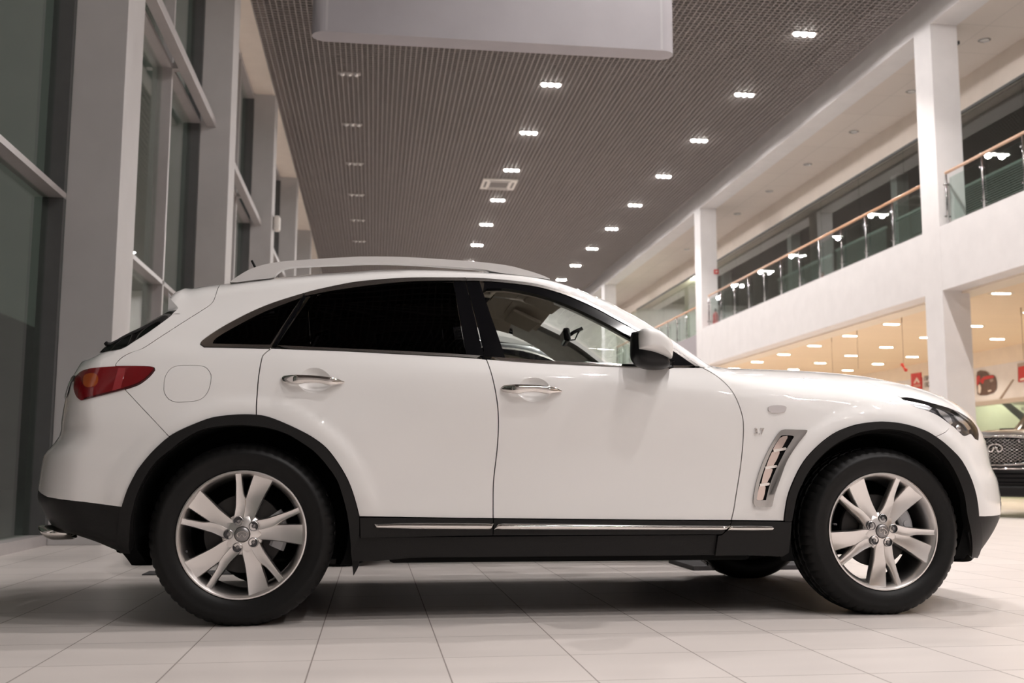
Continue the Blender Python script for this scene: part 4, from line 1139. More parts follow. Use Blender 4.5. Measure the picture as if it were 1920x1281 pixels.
def panel_mat(name, col, sx, sy, dark=.82):
    """suspended ceiling boards with fine joints"""
    m = bpy.data.materials.new(name); m.use_nodes = True; nt = m.node_tree; b = nt.nodes['Principled BSDF']; L = nt.links.new
    g = nt.nodes.new('ShaderNodeNewGeometry'); br = nt.nodes.new('ShaderNodeTexBrick'); br.offset = 0
    mp = nt.nodes.new('ShaderNodeMapping'); L(g.outputs['Position'], mp.inputs[0]); L(mp.outputs[0], br.inputs['Vector'])
    br.inputs['Scale'].default_value = 1; br.inputs['Brick Width'].default_value = sx; br.inputs['Row Height'].default_value = sy; br.inputs['Mortar Size'].default_value = .012; br.inputs['Mortar Smooth'].default_value = .3
    br.inputs['Color1'].default_value = (*col, 1); br.inputs['Color2'].default_value = (*[c*.97 for c in col], 1); br.inputs['Mortar'].default_value = (*[c*dark for c in col], 1)
    L(br.outputs['Color'], b.inputs['Base Color']); b.inputs['Roughness'].default_value = .7; b.inputs['Specular IOR Level'].default_value = .2
    return m
R_['tiles'] = tile_mat()
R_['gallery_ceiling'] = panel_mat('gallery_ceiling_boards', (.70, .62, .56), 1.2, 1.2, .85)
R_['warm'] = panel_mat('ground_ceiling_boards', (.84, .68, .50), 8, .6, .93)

Y0, Y1 = -13.5, 50.0
XG, XC, XF, XB, XP = -2.88, -2.30, 9.65, 15.65, 11.75
HC, ZB, ZS, ZK, ZGC = 8.85, 8.55, 4.87, 3.75, 8.62
def struct(o): o['kind'] = 'structure'; return o
def sbox(name, lo, hi, m, bevel=0): return struct(box(name, lo, hi, m, None, bevel))
sbox('floor', (XG-.02, Y0, -.12), (18.5, Y1, 0), R_['tiles'])
# open-cell ceiling: real slats under a dark void
bm = bmesh.new()
CELL = .1067
def slat_box(lo, hi):
    v = [bm.verts.new((hi[0] if i & 1 else lo[0], hi[1] if i & 2 else lo[1], hi[2] if i & 4 else lo[2])) for i in range(8)]
    for q in ((0, 2, 3, 1), (0, 1, 5, 4), (2, 6, 7, 3), (0, 4, 6, 2), (1, 3, 7, 5)): bm.faces.new([v[i] for i in q])
x = XC
while x < 9.36: slat_box((x-.009, Y0, HC), (x+.009, Y1-.02, HC+.028)); x += CELL
y = Y0+.05
while y < Y1: slat_box((XC, y-.008, HC+.002), (9.36, y+.008, HC+.028)); y += CELL
me = bpy.data.meshes.new('ceiling'); bm.to_mesh(me); bm.free()
struct(link('ceiling', me, R_['slat']))
sbox('ceiling_void', (XC-.05, Y0, 9.75), (XF+.2, Y1, 9.85), R_['plenum'])
sbox('trim_1', (XC-.06, Y0, HC-.01), (XC-.012, Y1, 9.75), R_['cream'])
sbox('ceiling_soffit', (XG, Y0, HC), (XC-.06, Y1, HC+.15), R_['cream'])
# ---- glazed wall on the left
NB = 6; BAY = 6.65; CY0 = 9.54
for k in range(-3, 6):
    y = CY0+BAY*k
    if y+.65 < Y1: sbox('column', (-2.75, y, 0), (XC, y+.65, HC), R_['grey_wall'], .004)
for i, k in enumerate(range(-3, 6)):
    ya, yb = CY0+BAY*(k-1)+.65, CY0+BAY*k
    ya = max(ya, Y0)
    if yb-ya < .5: continue
    w = empty('window_%d' % (i+1), (XG, ya, 0)); struct(w)
    ym = ya+(yb-ya)*.62
    h = HC
    p_ = box('pane', (-.006, .0, .06), (.006, yb-ya, h), R_['pane'], w)
    bm = bmesh.new()
    for yy in (0, yb-ya-.07): add_box(bm, (-.05, yy, 0), (.128, yy+.07, h))
    bmobj('jamb', bm, R_['frame_dark'], w)
    bm = bmesh.new(); add_box(bm, (-.05, ym-ya-.04, 0), (.13, ym-ya+.04, h)); bmobj('mullion', bm, R_['frame'], w)
    bm = bmesh.new()
    for zz in (0, 3.02, 5.93, 8.72): add_box(bm, (-.05, .0, zz), (.13, yb-ya, zz+(.055 if 0 < zz < 8 else .09)))
    bmobj('transom', bm, R_['frame'], w)
    box('rail_beam', (.22, -.02, 5.90), (.36, yb-ya+.02, 6.03), R_['frame'], w, .006)
    bm = bmesh.new()
    for yy in (ym-ya-.06, ): add_box(bm, (.13, yy, 5.92), (.22, yy+.12, 6.0))
    bmobj('bracket', bm, R_['frame'], w)
sbox('wall_left_end', (XG-.3, Y1, 0), (18.5, Y1+.2, 10), R_['white_wall'])
sbox('wall_back', (XG-.3, Y0-.2, 0), (18.5, Y0, 10), R_['white_wall'])
# the yard outside the glass
sbox('ground_outside', (-45, -40, -.3), (XG-.05, 70, -.05), R_['asphalt'])
fb_ = box('building', (-15, -10, -.1), (-12, 68, 5.62), R_['facade_far']); tag(fb_, 'dark low building outside beyond the left glass wall', 'building')
# ---- gallery on the right
def fascia(ya, yb, n):
    sbox('wall_right_upper', (XF, ya, ZB), (XF+.5, yb, 9.75), R_['white_wall'])
sbox('wall_right_beam', (XF, Y0, ZB), (XF+.5, Y1, 9.75), R_['white_wall'])
sbox('wall_right_fascia', (XF, Y0, ZK), (XF+.35, 30.6, ZS), R_['white_wall'])
sbox('wall_right_fascia_far', (XF+.25, 30.6, ZK), (XF+.6, Y1, ZS), mat('shaded_fascia_paint', (.33, .30, .31), .6))  # shade of the set-back bay is put into this darker grey
sbox('floor_gallery', (XF+.35, Y0, ZK+.12), (18.5, Y1, ZS-.005), R_['grey_wall'])
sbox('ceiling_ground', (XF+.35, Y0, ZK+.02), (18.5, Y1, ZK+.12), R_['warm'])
sbox('trim_2', (XF+.35, Y0, ZK-.04), (XF+.75, 30.6, ZK+.02), R_['warm_wall'])
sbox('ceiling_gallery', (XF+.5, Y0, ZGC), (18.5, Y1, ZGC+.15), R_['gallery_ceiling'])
for k in range(-2, 3):
    y = 16.72+13.35*k
    sbox('column', (XF-.004, y, 0), (XF+.5, y+.58, ZB+.01), R_['white_wall'], .004)
# partition behind the gallery
ZPT = 7.95
sbox('wall_partition_head', (XP, Y0, ZPT), (XP+.15, Y1, ZGC), R_['cream'])
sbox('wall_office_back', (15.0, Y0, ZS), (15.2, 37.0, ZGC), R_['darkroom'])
sbox('wall_office_far', (15.0, 37.05, ZS), (15.2, Y1, ZGC), R_['greenroom'])
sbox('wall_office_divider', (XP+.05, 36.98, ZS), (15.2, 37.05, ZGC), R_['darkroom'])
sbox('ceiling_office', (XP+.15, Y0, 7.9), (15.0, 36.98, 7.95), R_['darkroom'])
yy = 4.0; i = 20
PW = 2.22
while yy < 46:
    w = struct(empty('window_%d' % i, (XP, yy, ZS))); i += 1
    box('pane', (-.005, 0, 0), (.005, PW-.012, ZPT-ZS-.05), R_['inner_pane'], w)
    bm = bmesh.new(); add_box(bm, (-.02, 0, ZPT-ZS-.05), (.02, PW, ZPT-ZS)); add_box(bm, (-.02, 0, 0), (.02, PW, .05))
    bmobj('frame', bm, R_['frame_dark'], w)
    yy += PW
for y in (13.3, 23.6, 30.2, 36.5): sbox('column', (12.55, y, ZS), (12.85, y+.3, 7.9), R_['grey_wall'])
# blinds inside the partition
def blind(y0, y1, z1):
    bm = bmesh.new(); z = ZS+.03
    while z < z1:
        v = [bm.verts.new(q) for q in ((XP+.10, y0, z), (XP+.10, y1, z), (XP+.135, y1, z+.036), (XP+.135, y0, z+.036))]; bm.faces.new(v); z += .048
    add_box(bm, (XP+.09, y0, z1), (XP+.15, y1, z1+.05))
    return bmobj('window_blind', bm, R_['blind'])
for j, (a, b_, z1, lab) in enumerate([(11.0, 14.6, 6.45, 'grey-green slatted blind behind the partition glass, right of the big upper column'), (17.2, 20.0, 6.4, 'grey-green slatted blind left of the big upper column, beside the tall dark cabinet'),
      (20.1, 22.6, 6.4, 'grey-green slatted blind behind the middle of the long balcony railing'), (22.9, 25.6, 6.35, 'grey-green slatted blind behind the left half of the long railing'), (25.9, 29.6, 6.3, 'grey-green slatted blind next to the column with the small red sign')]):
    tag(blind(a, b_, z1), lab, 'blind', 'blinds in the gallery offices')
# things in the office seen through the glass
o = box('cabinet', (12.1, 18.35, ZS), (12.6, 18.95, ZS+1.45), R_['dark'], None, .03); tag(o, 'tall dark cabinet behind the gallery glass, just left of the big column', 'cabinet')
o = box('wall_mount_screen', (12.4, 21.6, 6.15), (12.46, 22.7, 6.75), R_['dark'], None, .01); tag(o, 'dark screen on the office wall behind the middle of the railing', 'screen')
box('monitor_arm', (12.46, 22.1, 6.3), (12.70, 22.25, 6.6), R_['dark'], o); 
# ---- railings
def railing(ya, yb, n, label, xr=XF+.10):
    root = empty('railing', (xr, ya, ZS)); tag(root, label, 'railing', None)
    L = yb-ya
    bm = bmesh.new(); add_cyl(bm, (0, 0, .93), (0, L, .93), .028, n=14)
    bmobj('handrail', bm, R_['wood'], root)
    ys = [L*k/(n-1) for k in range(n)]
    for y in ys:
        bm = bmesh.new(); add_cyl(bm, (0, y, 0), (0, y, .90), .018, n=12)
        for z in (.16, .72): add_cyl(bm, (0, y, z), (.05, y, z), .016, n=10); add_cyl(bm, (-.018, y, z), (-.05, y, z), .014, n=10)
        bmobj('post', bm, R_['inox'], root)
    for a, b_ in zip(ys, ys[1:]):
        box('glass_panel', (.040, a+.03, .08), (.050, b_-.03, .84), R_['rail_pane'], root)
    return root
railing(17.42, 29.72, 12, 'long balcony railing with beech handrail, steel posts and glass, between the two upper columns')
railing(4.6, 16.62, 12, 'balcony railing right of the big upper column, cut by the right edge')
railing(30.75, 42.9, 12, 'far balcony railing left of the column with the red sign, above the car bonnet', XF+.40)
# small things on the gallery column
o = box('fire_sign', (10.02, 29.985, 6.52), (10.16, 29.998, 6.66), R_['red']); tag(o, 'small red square fire sign on the upper column face', 'sign')
bm = bmesh.new(); add_box(bm, (10.075, 29.98, 6.55), (10.105, 29.985, 6.63)); add_box(bm, (10.05, 29.98, 6.575), (10.13, 29.985, 6.605)); bmobj('symbol', bm, R_['pale_print'], o)
fe = empty('fire_extinguisher', (9.98, 29.80, ZS)); tag(fe, 'red fire extinguisher on the gallery floor at the foot of the column', 'fire extinguisher')
def zl(name, prof, m, parent, n=24):
    bm = bmesh.new(); rings = []
    for r, z in prof: rings.append([bm.verts.new((r*math.cos(2*PI*k/n), r*math.sin(2*PI*k/n), z)) for k in range(n)])
    for a, b_ in zip(rings, rings[1:]):
        for k in range(n): bm.faces.new((a[k], a[(k+1) % n], b_[(k+1) % n], b_[k]))
    bm.faces.new(rings[0]); bm.faces.new(rings[-1])
    return bmobj(name, bm, m, parent, True, 40)
zl('cylinder_body', [(.08, 0), (.085, .02), (.085, .36), (.06, .43), (.025, .46), (.025, .48)], R_['red_paint'], fe)
zl('valve', [(.022, .48), (.022, .53), (.03, .53), (.03, .56)], R_['dark'], fe, 12)
bm = bmesh.new(); add_tube(bm, [(.02, 0, .52), (.09, .0, .50), (.13, .01, .38), (.11, .02, .2), (.10, .02, .1)], .012, 8); bmobj('hose', bm, R_['dark'], fe)
bm = bmesh.new(); add_box(bm, (0, 0, 0), (.14, .10, .08), .01); o = bmobj('wall_mount_sensor', bm, R_['dark']); o.location = (10.147, 16.75, 8.22); o.scale = (.5, .8, .8); tag(o, 'tiny dark-topped sensor high on the big upper column', 'sensor')
# ---- ceiling lights of the hall
def ordinal(k): return ['first', 'second', 'third', 'fourth', 'fifth', 'sixth', 'seventh', 'eighth', 'ninth', 'tenth'][k]
def make_triple(lit):
    t = empty('ceiling_light')
    box('trim', (-.24, -.085, -.004), (.24, .085, .02), R_['slat'] if lit else R_['slat'], t, .003)
    for k in (-1, 0, 1):
        bm = bmesh.new(); n = 20; r = .060
        rings = [[bm.verts.new((k*.146+rr*math.cos(2*PI*j/n), rr*math.sin(2*PI*j/n), zz)) for j in range(n)] for rr, zz in ((r, 0), (r, -.012), (r*.9, -.028), (r*.66, -.042), (r*.3, -.049))]
        for a, b_ in zip(rings, rings[1:]):
            for j in range(n): bm.faces.new((a[j], a[(j+1) % n], b_[(j+1) % n], b_[j]))
        bm.faces.new(rings[-1])
        bmobj('lens', bm, LENS if lit else LENS_OFF, t, True)
    return t
def spot_data(name, e, col, size, blend, rad):
    l = bpy.data.lights.new(name, 'SPOT'); l.energy = e; l.color = col; l.spot_size = math.radians(size); l.spot_blend = blend; l.shadow_soft_size = rad; return l
SP = spot_data('ceiling_spot', HALL_E, (1, .945, .92), 116, .5, .08)
SPW = spot_data('ceiling_spot_spill', HALL_E*.22, (1, .96, .95), 177, .12, .07)
lit0, off0 = make_triple(True), make_triple(False)
first = {True: True, False: True}
def put(proto, x, y, lit, label, group):
    o = proto if first[lit] else copy_tree(proto); first[lit] = False
    o.location = (x, y, HC-.012); tag(o, label, 'ceiling light', group); return o
def lamp(x, y, z, d):
    l = bpy.data.objects.new('ceiling_spot', d); C.objects.link(l); l.location = (x, y, z); return l
for xr, nm, ks in ((7.89, 'right', range(0, 9)), (3.60, 'middle', range(1, 8))):
    for n_, k in enumerate(ks):
        y = 18.07+3.25*k
        put(lit0, xr, y, True, 'lit triple ceiling light, %s from the top of the %s lit row' % (ordinal(n_), nm), 'lit triple lights in the grid ceiling')
for n_, k in enumerate(range(1, 7)):
    put(off0, -.66, 18.07+3.25*k, False, 'unlit triple ceiling light, %s from the top of the left dark row' % ordinal(n_), 'unlit triple lights in the grid ceiling')
for xr in (7.89, 3.60):
    for k in range(-8, 10):
        y = 18.07+3.25*k
        if xr < 4 and k == 0 or y < Y0+1: continue
        lamp(xr, y, HC-.075, SP); lamp(xr, y, HC-.08, SPW)
        if k < (0 if xr > 4 else 1): put(lit0, xr, y, True, 'lit triple ceiling light out of view over and behind the viewer', 'lit triple lights out of view')
# ---- air-conditioning cassette
ac = empty('ceiling_air_conditioner', (3.42, 29.3, HC-.041)); tag(ac, 'square ceiling air-conditioning cassette set in the grid ceiling', 'air conditioner')
box('panel', (-.5, -.52, 0), (.5, .52, .040), R_['ac'], ac, .008)
bm = bmesh.new(); add_box(bm, (-.26, -.28, -.006), (.26, .28, .0)); bmobj('intake_grille', bm, R_['ac_dark'], ac)
for a, b_ in (((-.30, -.42), (.30, -.36)), ((-.30, .36), (.30, .42)), ((-.42, -.30), (-.36, .30)), ((.36, -.30), (.42, .30))):
    box('air_slot', (*a, -.006), (*b_, 0), R_['ac_dark'], ac)
# ---- hanging fabric sign box
YS = 10.5
sg = empty('hanging_sign', (1.205, YS+.12, 5.12)); tag(sg, 'long white fabric-covered box with rounded ends hanging from the ceiling', 'hanging sign')
def stadium(hl, hw, n=16):
    return [(hl-hw+hw*math.cos(t), hw*math.sin(t)) for t in np.linspace(-PI/2, PI/2, n)]+[(-hl+hw+hw*math.cos(t), hw*math.sin(t)) for t in np.linspace(PI/2, 3*PI/2, n)]
def prism(name, pl, z0, z1, m, par, smooth=True):
    bm = bmesh.new(); a = [bm.verts.new((x, y, z0)) for x, y in pl]; b_ = [bm.verts.new((x, y, z1)) for x, y in pl]; n = len(pl)
    bm.faces.new(a[::-1]); bm.faces.new(b_)
    for i in range(n): bm.faces.new((a[i], a[(i+1) % n], b_[(i+1) % n], b_[i]))
    o = bmobj(name, bm, m, par); o.data.polygons.foreach_set('use_smooth', [True]*len(o.data.polygons)); o.data.set_sharp_from_angle(angle=math.radians(30)); return o
prism('frame_box', stadium(1.925, .13), 0, 1.05, R_['fabric'], sg)
for s in (-1, 1):
    prism('seam', [(s*1.77-.012, -.1315), (s*1.77+.012, -.1315), (s*1.77+.012, .1315), (s*1.77-.012, .1315)], .012, 1.04, R_['fabric_edge'], sg, False)
    bm = bmesh.new(); add_cyl(bm, (s*1.4, 0, 1.05), (s*1.4, 0, HC-5.12), .006, n=8); bmobj('suspension_cable', bm, R_['inox'], sg)
# ---- lights of the gallery soffit (unlit) and of the ground floor (lit, warm)
def make_down():
    t = empty('downlight')
    zl('bezel', [(.115, 0), (.115, -.008), (.095, -.012), (.085, -.006), (.08, .0)], R_['inox'], t, 20)
    bm = bmesh.new(); n = 16; bm.faces.new([bm.verts.new((.08*math.cos(-2*PI*j/n), .08*math.sin(-2*PI*j/n), -.003)) for j in range(n)]); bmobj('lens', bm, LENS_OFF, t)
    return t
d0 = make_down()
for n_ in range(8):
    o = d0 if n_ == 0 else copy_tree(d0)
    o.location = (11.1, 17.4+2.69*n_, ZGC-.001); tag(o, 'unlit round downlight in the gallery ceiling, %s from the right' % ordinal(n_), 'recessed light', 'unlit gallery downlights')
def make_strip():
    t = empty('downlight')
    box('bezel', (-.20, -.085, -.006), (.20, .085, .0), R_['ac'], t, .003)
    bm = bmesh.new()
    pl = stadium(.17, .06, 10); bm.faces.new([bm.verts.new((x, y, -.009)) for x, y in pl][::-1]); 
    v = list(bm.verts); r = bmesh.ops.extrude_face_region(bm, geom=list(bm.faces)); bmesh.ops.translate(bm, verts=[q for q in r['geom'] if isinstance(q, bmesh.types.BMVert)], vec=(0, 0, .004))
    bmobj('lens', bm, LENS_W, t)
    return t
s0 = make_strip(); fst = True
SW = spot_data('ground_floor_spot', GROUND_E, (1, .86, .70), 124, .6, .10)
rows = {10.87: range(0, 9), 12.77: range(1, 9), 14.53: range(2, 9)}
seen = {10.87: 'front', 12.77: 'middle', 14.53: 'back'}
for xr, ks in rows.items():
    for n_, k in enumerate(ks):
        y = 16.94+1.985*k
        o = s0 if fst else copy_tree(s0); fst = False
        o.location = (xr, y, ZK+.019); tag(o, 'glowing slot downlight in the warm ground-floor ceiling, %s from the right in the %s row' % (ordinal(n_), seen[xr]), 'recessed light', 'lit ground-floor downlights')
    for k in range(-7, 13):
        if k % 2 == 0 or True: lamp(xr, 16.94+1.985*k, ZK-.02, SW)
# ---- ground floor behind the columns
sbox('wall_ground_head', (XB, Y0, 3.36), (XB+.15, Y1, ZK+.02), R_['warm_wall'])
sbox('wall_ground_band', (XB+.02, Y0, 2.46), (XB+.15, Y1, 3.37), R_['white_wall'])
sbox('trim_3', (XB-.03, Y0, 2.36), (XB+.10, Y1, 2.47), mat('brushed_head_rail', (.55, .47, .40), .4, .4))
for i, (a, b_) in enumerate([(14, 19.0), (19.02, 22.6), (22.62, 26.1), (26.12, 30), (30.02, 36)]):
    w = struct(empty('window_%d' % (60+i), (XB+.04, a, 0))); box('pane', (0, 0, 0), (.012, b_-a, 2.37), R_['green_pane'], w)
sbox('wall_stair_back', (18.3, Y0, 0), (18.5, Y1, ZK), flat_mat('stair_hall_wall', (.68, .69, .60), .7))
st = empty('staircase', (17.0, 22.0, 0)); tag(st, 'straight stair seen through the green glass, behind the dark car', 'stairs')
bm = bmesh.new()
def onXa(px, py, x):
    d = ray(px, py); t = x/d[0]; q = t*d+CAM; return float(q[1]), float(q[2])
pl_ = [onXa(a, b, 17.0) for a, b in [(1866, 747), (1878, 747), (2118, 936), (2080, 936)]]
a = [bm.verts.new((0, y-22.0, z)) for y, z in pl_]; b_ = [bm.verts.new((.08, y-22.0, z)) for y, z in pl_]
bm.faces.new(a); bm.faces.new(b_[::-1])
for i in range(4): bm.faces.new((a[i], a[(i+1) % 4], b_[(i+1) % 4], b_[i]))
bmobj('stringer', bm, R_['dark'], st)
for (xa_, ya_) in [(1884+15.4*q, 744+9.4*q+.16*q*q) for q in range(11)]:
    y, z = onXa(xa_, ya_, 17.1); y2, _ = onXa(xa_+22, ya_, 17.1)
    box('tread', (.10, min(y, y2)-22.0, z-.085), (1.1, max(y, y2)-22.0, z), R_['white_wall'], st)
# posters on the band
def poly_plate(name, pts, x, t, m, par=None):
    """outline in (y, z) as a thin board facing the hall"""
    bm = bmesh.new(); a = [bm.verts.new((x, y, z)) for y, z in pts]; b_ = [bm.verts.new((x+t, y, z)) for y, z in pts]; n = len(pts)
    bm.faces.new(a); bm.faces.new(b_[::-1])
    for i in range(n): bm.faces.new((a[i], a[(i+1) % n], b_[(i+1) % n], b_[i]))
    return bmobj(name, bm, m, par)
def onX(px, py, x):
    d = ray(px, py); t = x/d[0]; q = t*d+CAM; return float(q[1]), float(q[2])
def pxp(pts, x=XB+.02): return [onX(a, b, x) for a, b in pts]
po = poly_plate('poster', pxp([(1829, 690), (1873, 682), (1873, 747.5), (1829, 751.5)], XB), XB+.017, .004, R_['white_wall']); tag(po, 'wall poster of a red and black car above the green glass', 'poster')
def lay(name, pts, m, d): return poly_plate(name, pxp(pts, XB-d), XB-d, .002, m, po)
lay('printed_car', [(1830.5, 705), (1832, 697), (1838, 694.5), (1848, 696), (1853, 700), (1855, 703.5), (1862, 703), (1866, 707), (1868.5, 717), (1868, 730), (1863, 736), (1850, 741), (1838, 741.5), (1832.5, 739), (1831, 722)], R_['brown_print'], .004)
lay('printed_bonnet', [(1842, 708), (1850, 705.2), (1862, 704.2), (1864.5, 708), (1855, 710.5), (1846, 712), (1843, 720), (1837, 716), (1839, 711)], R_['red'], .007)
lay('printed_wing', [(1830.5, 708), (1834, 704), (1838, 706), (1837, 714), (1833, 724), (1831, 720)], R_['red'], .007)
lay('printed_wheel', [(1834, 722), (1837.5, 721), (1839.5, 728), (1838.5, 736), (1835.5, 739), (1833.5, 733)], R_['pale_print'], .009)
lay('printed_plate', [(1852, 732.5), (1858, 731), (1859, 733), (1853, 735)], R_['pale_print'], .009)
lay('printed_grille', [(1855, 712), (1862, 710), (1862.5, 715), (1857, 717)], mat('printed_grey', (.35, .27, .23), .5), .009)
sn = poly_plate('wall_sign', pxp([(1709.5, 701), (1728, 698.5), (1728.5, 730), (1710.5, 733)], XB), XB-.03, .05, R_['red']); tag(sn, 'red square wall sign with a pale triangular emblem, left of the ground-floor column', 'sign')
poly_plate('sign_emblem', pxp([(1713, 719), (1719, 707.5), (1725, 717), (1721.5, 718), (1719, 713.5), (1716, 719)], XB-.03), XB-.034, .003, R_['pale_print'], sn)
poly_plate('sign_emblem_bar', pxp([(1712.5, 722), (1726, 720), (1726.2, 725), (1713, 727)], XB-.03), XB-.034, .003, mat('faded_print', (.55, .25, .2), .5), sn)
s2 = poly_plate('wall_sign', pxp([(1911, 688.5), (1935, 684), (1935, 712), (1911.5, 716.5)], XB), XB-.03, .05, R_['red']); tag(s2, 'red square wall sign at the right edge, right of the slanted line', 'sign')
poly_plate('sign_mark', pxp([(1912.5, 711), (1918, 709), (1930, 707), (1930, 710), (1918, 713), (1913, 714)], XB-.03), XB-.034, .003, R_['pale_print'], s2)
poly_plate('sign_backboard', pxp([(1908, 682), (1940, 676), (1940, 712), (1909, 716)], XB), XB-.01, .02, mat('sign_board_grey', (.42, .36, .32), .5), s2)
ln_ = poly_plate('poster_line', pxp([(1873, 748), (1898, 712), (1900, 712), (1876.5, 748)], XB), XB, .02, mat('taupe_print', (.33, .25, .20), .5)); tag(ln_, 'slanted taupe line on the cream wall band right of the car poster', 'wall graphic')
for s, (a, b_) in (('ПР', (1733.2, 714.5)), ('ПО', (1734, 726.5))):
    y, z = onX(a, b_, XB); me = text_mesh(s, .185, .004); o = link('wall_lettering', me, R_['letter']); o.location = (XB-.006, y, z); o.rotation_euler = (PI/2, 0, -PI/2)
    tag(o, 'dark wall letters %s beside the red sign, %s line' % (s, 'upper' if s == 'ПР' else 'lower'), 'lettering')
# hanging cables and the red bow
for i, (a, b_, ln, lab) in enumerate([(1690.5, 592, 1.05, 'thin ceiling cable with a red bow at its end'), (1606.5, 615, .9, 'thin bare ceiling cable left of the bow cable'), (1559, 630, .85, 'thin bare ceiling cable furthest left over the bonnet'), (1914, 577, 1.0, 'thin bare ceiling cable at the right edge')]):
    d = ray(a, b_); t = (ZK+.02-EYE)/d[2]; q = t*d+CAM
    bm = bmesh.new(); add_cyl(bm, (0, 0, 0), (0, 0, -ln), .004, n=6); add_cyl(bm, (0, 0, 0), (0, 0, -.14), .009, n=8)
    o = bmobj('ceiling_cable', bm, mat('cable_brown', (.35, .24, .16), .6)); o.location = q; tag(o, lab, 'cable')
    if i == 0:
        bm = bmesh.new(); add_cyl(bm, (0, -.01, -ln), (0, .07, -ln+.07), .015, .035, 10); add_cyl(bm, (0, .01, -ln), (0, -.09, -ln-.06), .015, .035, 10); bmobj('bow', bm, mat('bow_red', (.75, .05, .03), .5), o)
# ---- plates on the floor behind the car
def plate(name, x0, x1, y0, y1, h, label): 
    o = box(name, (x0, y0, 0), (x1, y1, h), R_['plate'], None, .003); tag(o, label, 'floor plate'); return o
plate('floor_plate', 2.10, 3.05, 6.83, 7.42, .030, 'flat dark wheel plate on the floor behind the front wheels')
plate('floor_plate', -1.40, -.35, 6.83, 7.05, .008, 'thin dark wheel mat on the floor behind the rear wheel')
# ---- wall lamp / speaker on the third left column
sp_ = box('wall_speaker', (-.02, -.12, -.17), (.12, .12, .17), R_['ac'], None, .045); sp_.location = (XC+.03, 22.95+.3, 6.05); tag(sp_, 'small rounded white speaker on the side of a left-hand column', 'speaker')

# ================================================================== OTHER CARS
BLACK = {M['paint']: M['black_paint']}
car2 = copy_tree(car, None, BLACK); car2.name = 'car'
car2.location = tuple(T+np.array([.33, 2.72, .0])); tag(car2, 'black crossover car parked beyond the white one, seen through its front window', 'car')

